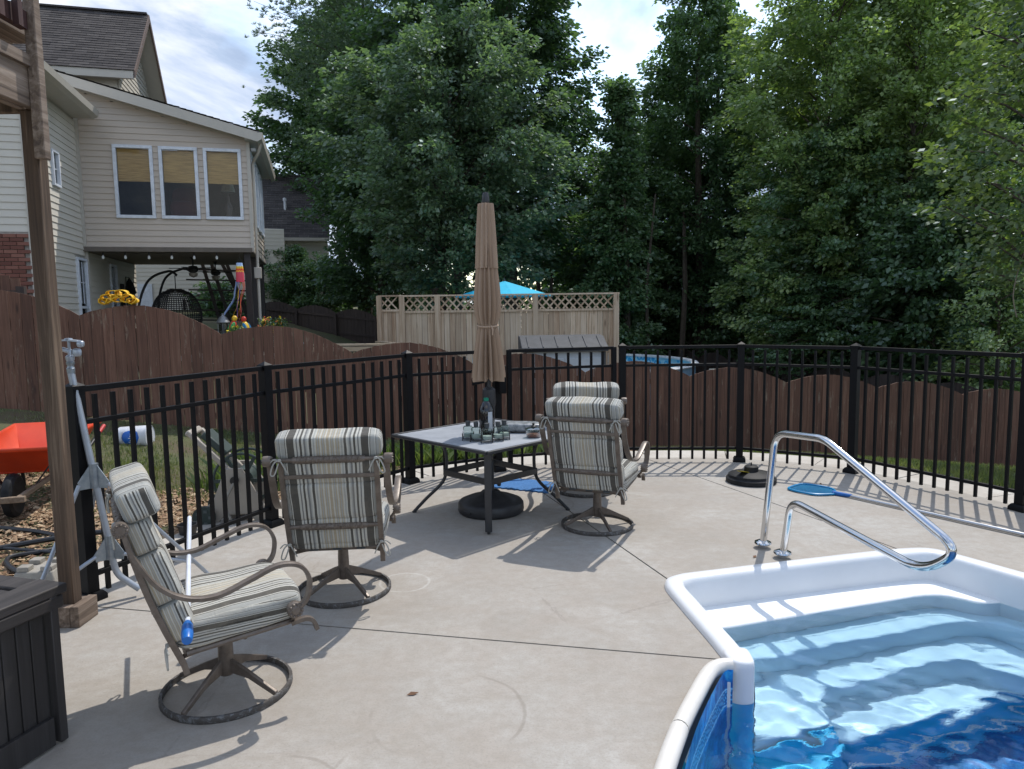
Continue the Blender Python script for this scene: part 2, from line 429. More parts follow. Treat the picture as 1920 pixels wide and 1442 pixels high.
def ground_z(x, y):
    x = np.atleast_1d(np.asarray(x, float)); y = np.atleast_1d(np.asarray(y, float))
    gf = np.interp(x, GX, GZ); yf = fence_y(x); P = np.stack([x, y], 1)
    dp = dist_poly(P); ins = inside(P); dp = np.where(ins, 0, dp)
    over = np.where(ins, 0, np.clip(dp - .5, 0, None)); df = np.clip(yf - y, 0, None)
    t = over / (over + df + 1e-6); t = np.where(y >= yf, 1, t)
    slope = np.interp(x, [-10, -3, 2, 20], [.045, -.01, -.05, -.06])
    far = np.clip(y - yf, 0, 60)
    z = (1 - t) * (-.06) + t * (gf + slope * far)
    z = np.where(ins, -.25, z)
    z = np.where((y < 3.5) & ~ins, -.1, z)
    return z
def gz(x, y): return float(ground_z(x, y)[0])

def ground_mesh():
    xs = np.unique(np.concatenate([np.linspace(-150, -14, 22), np.arange(-14, 14, .22), np.linspace(14, 150, 26)]))
    ys = np.unique(np.concatenate([np.linspace(-60, -4, 10), np.arange(-4, 3, .5), np.arange(3, 15, .2), np.linspace(15, 45, 30), np.linspace(46, 220, 22)]))
    X, Y = np.meshgrid(xs, ys); Z = ground_z(X.ravel(), Y.ravel())
    Z += .02 * np.sin(X.ravel() * 3.1) * np.cos(Y.ravel() * 2.3) * (Z > -.2)
    V = np.stack([X.ravel(), Y.ravel(), Z], 1); nx, ny = len(xs), len(ys)
    i = np.arange(nx * ny).reshape(ny, nx); F = np.stack([i[:-1, :-1], i[:-1, 1:], i[1:, 1:], i[1:, :-1]], -1).reshape(-1, 4)
    # leave the swimming pool open
    cen = V[F].mean(1); keep = ~((cen[:, 0] > -1) & (cen[:, 0] < 4.6) & (cen[:, 1] < 5.6) & (cen[:, 1] > -3.9))
    t = NT('soil_and_thatch')
    c = t.ramp(t.noise(1.7, 6, .65), [(.35, (.085, .060, .036)), (.5, (.075, .085, .030)), (.64, (.060, .095, .026))])
    c = t.mix(t.math('MULTIPLY', t.noise(38, 4, .7), .6), c, (.13, .10, .062))
    t.base(c); t.set(Roughness=.95); t.bump(t.noise(30, 5, .7), .8, .03)
    tag(np_mesh('ground', V, F[keep], t.m, smooth=True), kind='structure', label='sloping back yard ground of thin grass and bare soil')
ground_mesh()

# pool hole outline (clockwise around the opening)
RIM = [(1.055, 3.37), (1.035, 3.62), (.98, 4.10), (.96, 4.40), (1.05, 4.52), (1.30, 4.60), (2.2, 4.84), (2.72, 4.96), (2.95, 4.955), (3.08, 4.80), (3.30, 4.42), (3.62, 3.92), (3.95, 3.40)]
RIM = [(v[0], v[1]) for v in spline(RIM, 5)]
LINER = [(1.04, 3.335), (.985, 3.325), (.91, 3.225), (.70, 2.83), (.55, 2.46), (.42, 2.05), (.33, 1.5), (.33, .8)]
LINER = [(v[0], v[1]) for v in spline(LINER, 5)]
HOLE = LINER[::-1] + RIM + [(4.5, 2.4), (4.5, -.8), (.6, -.8)]

CONC = concrete_mat()
def joint_lines():
    return [[(-2.62, 4.24), (1.017, 3.455)], [(-.12, 8.0), (.28, 6.833), (1.0, 4.53)], [(1.55, 8.36), (2.398, 6.156), (2.80, 4.98)], [(-2.62, 4.24), (-2.70, 3.9)],
            [(3.4, 4.40), (4.72, 4.9)], [(.62, 2.66), (-1.2, 2.0), (-5, .9)]]
def patio():
    # 8 mm saw-cut joints are left open between the poured panels
    joints = []
    def offs(pl, w=.0065):
        for a, b_ in zip(pl[:-1], pl[1:]):
            a, b_ = Vector(a), Vector(b_); d = (b_ - a).normalized(); n = Vector((-d.y, d.x)) * w
            joints.append([tuple(a + n), tuple(b_ + n), tuple(b_ - n), tuple(a - n)])
    for pl in joint_lines()[:3]: offs(pl)
    outer = PATIO; verts = []; edges = []
    def loop(pts):
        s = len(verts); verts.extend(Vector(p) for p in pts); n = len(pts)
        edges.extend((s + i, s + (i + 1) % n) for i in range(n))
    loop(outer); loop(HOLE)
    for j in joints: loop(j)
    # interior points so the surface shades evenly
    v2, e2, f2, ov, oe, of = delaunay_2d_cdt(verts, edges, [], 0, 1e-6)
    V2 = np.array([(v.x, v.y) for v in v2]); mb = MB(); top = []
    holes = [np.array(HOLE)] + [np.array(j) for j in joints]
    po = np.array(outer)
    for f in f2:
        c = V2[list(f)].mean(0)[None]
        if not inside(c, po)[0]: continue
        if any(inside(c, h)[0] for h in holes): continue
        top.append(tuple(f))
    mb.add([(v[0], v[1], 0) for v in V2], top)
    # sides of every free edge
    cnt = {}
    for f in top:
        for i in range(len(f)):
            a, b_ = f[i], f[(i + 1) % len(f)]; k = (min(a, b_), max(a, b_)); cnt.setdefault(k, []).append((a, b_))
    for k, l in cnt.items():
        if len(l) == 1:
            a, b_ = l[0]; A, B = V2[a], V2[b_]
            mb.quad((A[0], A[1], 0), (A[0], A[1], -.12), (B[0], B[1], -.12), (B[0], B[1], 0))
    mb.build('patio', CONC, smooth=False)
    o = bpy.data.objects['patio']; tag(o, kind='structure', label='curved poured concrete patio around the swimming pool')
    # dark filler at the bottom of the joints
    fb = MB()
    for j in joints:
        fb.add([(p[0], p[1], -.012) for p in j], [(0, 1, 2, 3)])
    tag(fb.build('expansion_joint', simple('joint_filler', (.07, .055, .045), .9, scale=30), o, smooth=False))
patio()

# the separately poured strip outside the railing
def offset_poly(pts, d):
    out = []
    for i, p in enumerate(pts):
        a = Vector(pts[max(i - 1, 0)]); b_ = Vector(pts[min(i + 1, len(pts) - 1)]); t = (b_ - a).normalized()
        n = Vector((-t.y, t.x)); out.append((p[0] + n.x * d, p[1] + n.y * d))
    return out
strip_root = thing('path', None, None); strip_root['kind'] = 'structure'; strip_root['label'] = 'concrete mow strip curving round the outside of the patio'
CONC2 = simple('strip_concrete', (.50, .47, .42), .9, c2=(.40, .36, .31), scale=2.2, bump=.5, bscale=120)
o1, o2 = offset_poly(PATIO_OUT, .03), offset_poly(PATIO_OUT, .50)
acc = 0; start = 0; last = Vector(PATIO_OUT[0])
for i in range(1, len(PATIO_OUT)):
    p = Vector(PATIO_OUT[i]); acc += (p - last).length; last = p
    if acc > .8 or i == len(PATIO_OUT) - 1:
        poly = o1[start:i + 1] + o2[start:i + 1][::-1]
        cen = Vector((sum(q[0] for q in poly) / len(poly), sum(q[1] for q in poly) / len(poly)))
        poly = [tuple(Vector(q) + (cen - Vector(q)).normalized() * .006) for q in poly]
        poly = poly[::-1]
        mb = MB().prism(poly, -.14, -.012 + rnd.uniform(-.004, .004)); mb.build('slab', CONC2, strip_root, smooth=False)
        start = i; acc = 0

# ================================================================ LOOSE GROUND COVER
def scatter_tris(name, pts, hmin, hmax, w, mat, label, lean=.5, kind='stuff', blades=1):
    n = len(pts); a = rng.uniform(0, 2 * np.pi, n); h = rng.uniform(hmin, hmax, n); wd = w * rng.uniform(.6, 1.3, n)
    dx, dy = np.cos(a) * wd, np.sin(a) * wd; la = rng.uniform(0, 2 * np.pi, n); ln = rng.uniform(0, lean, n) * h
    mid = np.stack([pts[:, 0] + np.cos(la) * ln * .35, pts[:, 1] + np.sin(la) * ln * .35, pts[:, 2] + h * .6], 1)
    V = np.stack([np.stack([pts[:, 0] - dx, pts[:, 1] - dy, pts[:, 2]], 1), np.stack([pts[:, 0] + dx, pts[:, 1] + dy, pts[:, 2]], 1),
                  mid + np.stack([dx * .6, dy * .6, dx * 0], 1),
                  np.stack([pts[:, 0] + np.cos(la) * ln, pts[:, 1] + np.sin(la) * ln, pts[:, 2] + h], 1)], 1).reshape(-1, 3)
    F = np.arange(n * 4).reshape(-1, 4)
    return tag(np_mesh(name, V, F, mat), label, kind=kind)
grass_m = leaf_mat('grass_blades', (.06, .095, .022), (.11, .15, .038), (.21, .22, .075), (.26, .22, .11), .5, 1.1)
def sample(n, x0, x1, y0, y1, cond=None, dens=None):
    P = np.stack([rng.uniform(x0, x1, n), rng.uniform(y0, y1, n)], 1)
    k = (~inside(P)) & (dist_poly(P) > .55) & (P[:, 1] < fence_y(P[:, 0]) - .05)
    if cond is not None: k &= cond(P)
    P = P[k]
    if dens is not None: P = P[rng.uniform(0, 1, len(P)) < dens(P)]
    return np.column_stack([P, ground_z(P[:, 0], P[:, 1])])
def patchy(P, s=1.3, lo=.35):
    v = np.sin(P[:, 0] * s * 1.7 + 1.3) * np.cos(P[:, 1] * s * 2.1 + .4) + .6 * np.sin(P[:, 0] * s * 4.3 + P[:, 1] * 3.1) + .4 * np.sin(P[:, 0] * 11 - P[:, 1] * 9)
    return np.clip(lo + .35 * v, .06, 1)
mulch_line = lambda P: 7.15 + .28 * np.sin(P[:, 0] * 2.3) + .15 * np.sin(P[:, 0] * 7)
left = sample(240000, -12, -1.0, 4.3, 12, lambda P: (P[:, 1] > mulch_line(P)) , lambda P: patchy(P, 1.3, .50))
tuft = sample(60000, -7, -1.0, 4.6, 7.6, None, lambda P: np.clip((patchy(P, 1.9, .1) - .3) * .9, 0, .5))
scatter_tris('grass', np.concatenate([left, tuft]), .02, .065, .0042, grass_m, 'thin patchy lawn between the black railing and the brown fence')
right = sample(100000, 2.0, 8.5, 3.0, 12, lambda P: P[:, 0] > 1.5 + .3 * np.sin(P[:, 1] * 3), lambda P: patchy(P, 1.6, .55))
scatter_tris('grass', right, .04, .12, .005, grass_m, 'grass strip beyond the railing at the right')
lil = np.concatenate([sample(5200, -2.6, .9, 8.35, 10.0, lambda P: P[:, 1] < 9.5 + .2 * np.sin(P[:, 0] * 5)), sample(900, -3.3, -2.3, 7.2, 8.6)])
scatter_tris('ground_cover', lil, .12, .27, .013, leaf_mat('lily_blades', (.05, .085, .028), (.09, .14, .04), (.19, .23, .07), None, .4), 'upright lily leaves growing behind the railing by the table', .9)
# bark mulch
def chips(name, P, size, mat, label, kind='stuff'):
    n = len(P); a = rng.uniform(0, 2 * np.pi, n); L = rng.uniform(.5, 1.4, n) * size; Wd = L * rng.uniform(.2, .55, n)
    t1 = np.stack([np.cos(a), np.sin(a), rng.uniform(-.5, .5, n)], 1); t2 = np.stack([-np.sin(a), np.cos(a), rng.uniform(-.6, .6, n)], 1)
    c = P + np.array([0, 0, 1]) * rng.uniform(.004, .02, n)[:, None]; A = t1 * L[:, None] / 2; B = t2 * Wd[:, None] / 2; U = np.array([0, 0, .006])
    V = np.stack([c - A - B, c + A - B * .7, c + A * .9 + B, c - A * .8 + B, c - A * .6 + U * 1.2, c + A * .6 + U], 1).reshape(-1, 3)
    b0 = np.arange(n)[:, None] * 6
    F = np.concatenate([b0 + np.array([0, 1, 5, 4]), b0 + np.array([3, 4, 5, 2])], 0)
    return tag(np_mesh(name, V, F, mat), label, kind=kind)
t = NT('bark_chips'); t.base(t.ramp(t.island(), [(0, (.10, .055, .03)), (.35, (.22, .13, .07)), (.7, (.36, .24, .14)), (1, (.50, .38, .25))])); t.set(Roughness=.9)
mul = sample(60000, -8, -.4, 4.0, 8.9, lambda P: (P[:, 1] < mulch_line(P) + .35))
mul2 = sample(14000, -2.6, 3.4, 7.6, 10.2, lambda P: (P[:, 0] > -2.6))
chips('wood_chips', np.concatenate([mul, mul2]), .055, t.m, 'reddish bark mulch bed outside the railing')
t2 = NT('pale_stone'); t2.base(t2.ramp(t2.island(), [(0, (.40, .39, .37)), (.5, (.62, .61, .60)), (1, (.78, .78, .78))])); t2.set(Roughness=.8)
gp = np.stack([rng.uniform(-4.6, -2.86, 9000), rng.uniform(3.97, 4.75, 9000)], 1); gp = np.column_stack([gp, np.full(len(gp), -.055)])
chips('gravel', gp, .035, t2.m, 'white gravel beside the wooden deck post')

# ================================================================ SWIMMING POOL
pool = thing('swimming_pool', 'in-ground pool with white moulded entry steps and blue patterned liner', 'swimming pool', (1.0, 3.4, 0))
def L2(p, z): return (p[0] - 1.0, p[1] - 3.4, z)
ACR = simple('white_acrylic', (.76, .77, .78), .28, c2=(.72, .73, .74), scale=3)
t = NT('textured_step'); t.base(t.mix(t.math('MULTIPLY', t.noise(9, 5, .7), .3), (.80, .82, .83), (.64, .69, .70))); t.set(Roughness=.5)
t.bump(t.noise(55, 4, .7), .25, .01); STEP = t.m
t = NT('step_blue_cast'); t.base(t.mix(t.math('MULTIPLY', t.noise(9, 5, .7), .35), (.72, .88, .97), (.58, .76, .86))); t.set(Roughness=.5); t.bump(t.noise(55, 4, .7), .25, .01); STEPW = t.m  # same white step, with the water's blue cast mixed into its colour
def sweep(path, prof, mat, name, parent):
    """profile (inward offset, z) swept along a plan polyline; inward = right-hand side"""
    mb = MB(); n = len(prof); vs = []
    for i, p in enumerate(path):
        a = Vector(path[max(i - 1, 0)]); b_ = Vector(path[min(i + 1, len(path) - 1)]); tg = (b_ - a).normalized(); nr = Vector((tg.y, -tg.x))
        for (d, z) in prof: vs.append(L2((p[0] + nr.x * d, p[1] + nr.y * d), z))
    fs = [(i * n + k, (i + 1) * n + k, (i + 1) * n + k + 1, i * n + k + 1) for i in range(len(path) - 1) for k in range(n - 1)]
    fs = [f[::-1] for f in fs]
    return mb.add(vs, fs).build(name, mat, parent, ang=50)
sweep(RIM, [(-.012, -.06), (-.012, .012), (-.004, .032), (.016, .043), (.055, .045), (.085, .040), (.103, .026), (.112, .0), (.118, -.05), (.125, -.15), (.128, -1.25)], ACR, 'step_rim', pool)
# rounded pier where the rim turns down beside the liner
pier = MB(); pts = [(1.043, 3.39), (1.062, 3.345), (1.115, 3.325), (1.160, 3.345), (1.172, 3.40), (1.165, 3.50), (1.05, 3.50)]
pts = [(v[0] - 1.0, v[1] - 3.4) for v in spline(pts, 4, True)]
levels = [(.62, .0455), (.86, .042), (.96, .032), (1.0, .010), (1.0, -1.25)]
cc = Vector((sum(p[0] for p in pts) / len(pts), sum(p[1] for p in pts) / len(pts)))
vs = []; n = len(pts)
for s_, z in levels:
    for p in pts: q = cc + (Vector(p) - cc) * s_; vs.append((q.x, q.y, z))
fs = [tuple(range(n))[::-1]] + [(l * n + k, (l + 1) * n + k, (l + 1) * n + (k + 1) % n, l * n + (k + 1) % n) for l in range(4) for k in range(n)]
pier.add(vs, fs).build('rim_pier', ACR, pool, ang=60)
MB().box(L2((1.018, 3.300), -.56), (.030, .020, 1.06)).build('liner_track', simple('white_plastic', (.78, .78, .76), .4), pool, bevel=.004)
# treads: solid blocks, front edges as seen on site
def rnd_poly(pts, cut=.06):
    P = [Vector(p).to_3d() for p in pts]; n = len(P); out = []
    for i in range(n):
        a, b_, c = P[i - 1], P[i], P[(i + 1) % n]; k = min(cut, (a - b_).length * .4, (c - b_).length * .4)
        s, e = b_ + (a - b_).normalized() * k, b_ + (c - b_).normalized() * k
        for j in range(4):
            u = j / 3; q = s * (1 - u) ** 2 + b_ * 2 * u * (1 - u) + e * u * u; out.append((q.x - 1.0, q.y - 3.4))
    return out
back = [(3.3, 4.9), (3.0, 5.2), (1.0, 4.7), (.95, 4.2)]
def ccw(p):
    a = sum(p[i][0] * p[(i + 1) % len(p)][1] - p[(i + 1) % len(p)][0] * p[i][1] for i in range(len(p))); return p if a > 0 else p[::-1]
treads = [(-.152, [(1.0, 4.13), (1.233, 4.145), (2.0, 4.385), (2.70, 4.60), (2.85, 4.60), (3.0, 4.45), (3.4, 4.5)] + back, -.40),
          (-.39, [(1.0, 3.90), (1.34, 3.948), (2.1, 4.19), (2.80, 4.39), (3.0, 4.38), (3.15, 4.2), (3.5, 4.3)] + back, -.64),
          (-.63, [(1.05, 3.40), (1.323, 3.439), (1.62, 3.520), (1.66, 3.60), (1.649, 3.76), (1.76, 3.86), (2.05, 3.955), (2.45, 4.09), (2.66, 4.11), (2.86, 3.95), (3.0, 3.78), (3.25, 3.70), (3.7, 3.9)] + back, -.90),
          (-.87, [(1.2, 3.80), (1.64, 3.78), (1.70, 3.62), (1.80, 3.585), (2.3, 3.72), (2.87, 3.90), (3.1, 3.9)] + back, -.93)]
for z, poly, zb in treads:
    q = ccw(rnd_poly(poly, .07)); o = MB().prism(q, zb, z).build('step', STEP if z > -.2 else STEPW, pool, bevel=.022, ang=35)
    o.modifiers['bevel'].segments = 3
AZ = simple('azure_water_cast', (.03, .62, .95), .4, c2=(.03, .56, .90))  # blue cast of the water painted onto faces below the surface
MB().extrude([(.05, -.012, -.70), (.323, .024, -.70), (.655, .115, -.70), (.655, .115, -1.3), (.323, .024, -1.3), (.05, -.012, -1.3)], (.004, -.012, 0)).build('blue_cast_face', AZ, pool, smooth=False)
for z, poly, zb in treads[3:]: MB().prism(ccw(rnd_poly([(a, b_ + .012) for a, b_ in poly], .07)), -1.30, zb - .003).build('blue_cast_face', AZ, pool)
MB().prism(ccw(rnd_poly([(1.05, 3.36), (1.30, 3.42), (1.64, 3.51), (1.74, 3.56), (1.66, 3.44), (1.42, 3.28), (1.08, 3.12)], .06)), -1.30, -.86).build('blue_cast_face', AZ, pool, bevel=.03)  # added shelf that only carries the painted bright blue cast
MB().tube([L2(q, -1.06) for q in spline([(1.06, 3.10), (1.43, 3.265), (1.68, 3.43), (1.80, 3.545), (2.3, 3.685), (2.87, 3.875), (3.2, 3.92)], 6) for q in [(q[0], q[1])]], .012, 6).build('step_trim', ACR, pool)
pier2 = MB(); vs = [(cc.x + (p[0] - cc.x) * 1.012, cc.y + (p[1] - cc.y) * 1.012, z) for z in (-.172, -1.25) for p in pts]; n = len(pts)
pier2.add(vs, [(k, n + k, n + (k + 1) % n, (k + 1) % n) for k in range(n)]).build('pier_blue_cast', AZ, pool, ang=60)  # white pier under water: its blue look painted on as a skin
# liner
t = NT('patterned_liner')
vec = t.coord((7, 7, 7)); v1 = t.vor(1.0, vec, 'SMOOTH_F1'); nz = t.noise(9, 6, .75, t.coord((1, 1, 1)), 1.4)
c = t.ramp(nz, [(.32, (.006, .06, .26)), (.44, (.010, .16, .55)), (.54, (.015, .32, .80)), (.66, (.10, .58, .92))])
c = t.mix(t.ramp(v1, [(.20, (0, 0, 0)), (.55, (.55, .55, .55))]), c, (.005, .035, .15))
t.base(c); t.set(Roughness=.35); FLOORM = t.m
wl_pts = [(x, y) for x, y in LINER] ; 
mb = MB(); n = len(wl_pts); vs = []; uvs = []
inner = offset_poly(wl_pts, .045)
for p in inner: vs += [L2(p, .03), L2(p, -.06), L2(p, -.155), L2(p, -1.26)]
band_f, wall_f = [], []
for i in range(n - 1):
    for k in range(3): (band_f if k == 1 else wall_f).append((i * 4 + k, i * 4 + k + 1, (i + 1) * 4 + k + 1, (i + 1) * 4 + k))
mb.add(vs, wall_f).build('liner_wall', FLOORM, pool)
t = NT('liner_band')
uvn = t.n.new('ShaderNodeUVMap'); sv = t.n.new('ShaderNodeSeparateXYZ'); t.link(uvn.outputs[0], sv.inputs[0])
def motif(off, sc):
    fu = t.math('SUBTRACT', t.math('FRACT', t.math('ADD', t.math('MULTIPLY', sv.outputs['X'], 8.0), off)), .5)
    fv = t.math('MULTIPLY', t.math('ADD', sv.outputs['Y'], .108 + .012 * sc), 11.0)
    an = t.math('ARCTAN2', fv, fu); rr = t.math('SQRT', t.math('ADD', t.math('MULTIPLY', fu, fu), t.math('MULTIPLY', fv, fv)))
    return t.math('SINE', t.math('ADD', t.math('MULTIPLY', rr, 24.0), t.math('MULTIPLY', an, sc)))
mm = t.math('MULTIPLY', motif(0, 1.0), motif(.5, -1.0))
c = t.ramp(mm, [(.10, (.012, .13, .38)), (.30, (.06, .34, .66)), (.60, (.13, .48, .78))])
edge = t.ramp(t.math('ABSOLUTE', t.math('ADD', sv.outputs['Y'], .1075)), [(.036, (0, 0, 0)), (.038, (1, 1, 1)), (.042, (1, 1, 1)), (.044, (0, 0, 0))])
c = t.mix(edge, c, (.35, .66, .88)); t.base(c); t.set(Roughness=.3)
bo = MB().add(vs, band_f).build('liner_band', t.m, pool)
uvl = bo.data.uv_layers.new(name='arc'); arc = [0.0]
for a_, b_ in zip(inner[:-1], inner[1:]): arc.append(arc[-1] + math.hypot(b_[0] - a_[0], b_[1] - a_[1]))
for lp in bo.data.loops: uvl.data[lp.index].uv = (arc[lp.vertex_index // 4], bo.data.vertices[lp.vertex_index].co.z)
MB().add([L2(p, -1.25) for p in ((.2, -.9), (4.6, -.9), (4.6, 5.2), (.2, 5.2))], [(0, 1, 2, 3)]).build('liner_floor', FLOORM, pool, smooth=False)
MB().add([L2((4.5, 3.4), .0), L2((4.5, -.8), .0), L2((.5, -.8), .0), L2((.5, -.8), -1.25), L2((4.5, -.8), -1.25), L2((4.5, 3.4), -1.25)], [(0, 5, 4, 1), (1, 4, 3, 2)]).build('liner_end', FLOORM, pool, smooth=False)
# cream coping in two lengths
CREAM = simple('cream_coping', (.70, .675, .63), .38, c2=(.63, .60, .55), scale=5)
cp = spline([(1.06, 3.345, .022), (1.0, 3.335, .022), (.93, 3.27, .022), (.80, 3.04, .022), (.69, 2.83, .022)], 7)
MB().tube([L2((p.x - .012, p.y), p.z) for p in cp], .038, 14).build('coping', CREAM, pool)
cp2 = spline([(.684, 2.818, .022), (.53, 2.46, .022), (.40, 2.05, .022), (.33, 1.5, .022), (.33, .8, .022)], 7)
MB().tube([L2((p.x - .012, p.y), p.z) for p in cp2], .040, 14).build('coping', CREAM, pool)
# right wall of the deep part and far run of coping (outside the frame, closes the pool)
MB().tube([L2(p, .022) for p in ((4.5, 2.45), (4.5, -.8), (.4, -.8))], .046, 12).build('coping', CREAM, pool)

# water
def water():
    poly = [(.35, -.8)] + [(p[0] + .02, p[1] - .01) for p in LINER[::-1]] + [(1.03, 3.37), (1.10, 3.45), (.93, 4.6), (3.2, 5.2), (4.52, 3.3), (4.52, -.8)]
    res = .017; x = np.arange(.3, 4.55, res); y = np.arange(-.8, 5.1, res); X, Y = np.meshgrid(x, y); P = np.stack([X.ravel(), Y.ravel()], 1)
    ins = inside(P, np.array(poly)); Z = np.full(len(P), 0.0)
    r2 = np.random.default_rng(3)
    for k in range(44):
        short = k % 4 != 0; wl_ = r2.uniform(.085, .20) if short else r2.uniform(.25, .6); a = r2.uniform(0, 2 * np.pi) if k % 3 else r2.normal(1.0, .5); kk = 2 * np.pi / wl_
        Z += (.0031 if short else .0036) * wl_ * np.sin(kk * (np.cos(a) * P[:, 0] + np.sin(a) * P[:, 1]) + r2.uniform(0, 6.3) + .8 * np.sin(P[:, 1] * 2.1 + k))
    calm = np.clip((4.5 - P[:, 1]) / 1.2, .25, 1); Z = -.165 + Z * calm
    nx, ny = len(x), len(y); i = np.arange(nx * ny).reshape(ny, nx); F = np.stack([i[:-1, :-1], i[:-1, 1:], i[1:, 1:], i[1:, :-1]], -1).reshape(-1, 4)
    F = F[ins[F].any(1)]
    t = NT('pool_water'); t.n.remove(t.p)
    g = t.n.new('ShaderNodeBsdfGlass'); g.inputs['IOR'].default_value = 1.33; g.inputs['Roughness'].default_value = 0; g.inputs[0].default_value = (.86, .97, 1, 1)
    tr = t.n.new('ShaderNodeBsdfTransparent'); tr.inputs[0].default_value = (.74, .92, 1.0, 1)
    gl = t.n.new('ShaderNodeBsdfGlossy'); gl.inputs['Roughness'].default_value = .02
    fr = t.n.new('ShaderNodeFresnel'); fr.inputs['IOR'].default_value = 1.33
    m = t.n.new('ShaderNodeMixShader')
    t.link(fr.outputs[0], m.inputs[0]); t.link(tr.outputs[0], m.inputs[1]); t.link(gl.outputs[0], m.inputs[2])
    t.link((g if REFRACT else m).outputs[0], t.out.inputs[0])
    rb = t.noise(16, 4, .6); bb = t.n.new('ShaderNodeBump'); bb.inputs['Strength'].default_value = .10; bb.inputs['Distance'].default_value = .02; t.link(rb, bb.inputs['Height']); t.link(bb.outputs[0], g.inputs['Normal'])
    o = np_mesh('water', np.column_stack([P, Z]), F, t.m, smooth=True); tag(o, kind='structure', label='clear rippling pool water')
    return o
REFRACT = True
water_o = water()
if REFRACT:
    try:
        water_o.cycles.is_caustics_caster = True; sd.cycles.is_caustics_light = True
        for o in bpy.data.objects:
            if o.parent == pool: o.cycles.is_caustics_receiver = True
    except Exception as e: print('CAUSTICS', e)

# ================================================================ BLACK METAL RAILING
BLK = simple('black_powder_coat', (.004, .004, .005), .5, c2=(.006, .006, .007), scale=20, spec=.16)
rail = thing('metal_railing', 'black metal pool railing curving round the patio', 'railing', (0, 0, 0))
def post(x, y, ang, base=True):
    if not hasattr(post, 'm'):
        mb = MB().box((0, 0, .66), (.076, .076, 1.32)); post.m = mb.mesh('post', BLK)
        cm = MB(); s = .044; cm.add([(-s, -s, 1.32), (s, -s, 1.32), (s, s, 1.32), (-s, s, 1.32), (-s, -s, 1.342), (s, -s, 1.342), (s, s, 1.342), (-s, s, 1.342), (0, 0, 1.372)],
                    [(3, 2, 1, 0), (0, 1, 5, 4), (1, 2, 6, 5), (2, 3, 7, 6), (3, 0, 4, 7), (4, 5, 8), (5, 6, 8), (6, 7, 8), (7, 4, 8)]); post.c = cm.mesh('post_cap', BLK)
        bm_ = MB(); a, b_ = .068, .052; bm_.add([(-a, -a, 0), (a, -a, 0), (a, a, 0), (-a, a, 0), (-a, -a, .03), (a, -a, .03), (a, a, .03), (-a, a, .03), (-b_, -b_, .055), (b_, -b_, .055), (b_, b_, .055), (-b_, b_, .055)],
                    [(3, 2, 1, 0), (0, 1, 5, 4), (1, 2, 6, 5), (2, 3, 7, 6), (3, 0, 4, 7), (4, 5, 9, 8), (5, 6, 10, 9), (6, 7, 11, 10), (7, 4, 8, 11), (8, 9, 10, 11)]); post.b = bm_.mesh('base_cover', BLK)
    o = bpy.data.objects.new('post', post.m); col.objects.link(o); o.parent = rail; o.location = (x, y, 0); o.rotation_euler = (0, 0, ang)
    c = bpy.data.objects.new('post_cap', post.c); col.objects.link(c); c.parent = o
    if base: c = bpy.data.objects.new('base_cover', post.b); col.objects.link(c); c.parent = o
for i, (x, y) in enumerate(POSTS):
    if i in (4, 5): continue
    a, b_ = POSTS[max(i - 1, 0)], POSTS[min(i + 1, len(POSTS) - 1)]
    post(x, y, math.atan2(b_[1] - a[1], b_[0] - a[0]))
bal_m = MB().box((0, 0, .655), (.024, .024, 1.25)).mesh('baluster', BLK)
def panel(a, b_, parent, z0=.03, inset=.04, sp=.122):
    a, b_ = Vector(a), Vector(b_); d = (b_ - a); L = d.length; d.normalize(); ang = math.atan2(d.y, d.x)
    A = a + d * inset; B = b_ - d * inset
    for z, h in ((1.318, .036), (1.115, .030), (.155, .030)):
        mb = MB().bar((A.x, A.y, z), (B.x, B.y, z), .034, h); mb.build('rail', BLK, parent, smooth=False, bevel=.003)
    n = max(1, int(round((L - .08) / sp)) - 1)
    for k in range(n):
        p = a + d * (L * (k + 1) / (n + 1))
        o = bpy.data.objects.new('baluster', bal_m); col.objects.link(o); o.parent = parent; o.location = (p.x, p.y, 0); o.rotation_euler = (0, 0, ang)
for i in range(len(POSTS) - 1):
    if i in (3, 4, 5): continue
    panel(POSTS[i], POSTS[i + 1], rail)
gate = thing('metal_gate', 'black metal gate in the railing behind the closed umbrella', 'gate', (0, 0, 0))
for (x, y) in (POSTS[4], POSTS[5]):
    MB().box((x, y, .70), (.05, .05, 1.26), rotz(.26)).build('stile', BLK, gate, bevel=.003)
panel(POSTS[4], POSTS[5], gate, inset=.0)
lt = MB().tube([(-.42, 7.55, 1.02), (-.12, 7.66, 1.075)], .016, 8).tube([(-.42, 7.57, .985), (-.12, 7.68, 1.04)], .016, 8)
lt.build('latch_arm', BLK, gate)
MB().box((-.10, 7.70, 1.02), (.08, .07, .30)).build('latch', BLK, gate, bevel=.01)
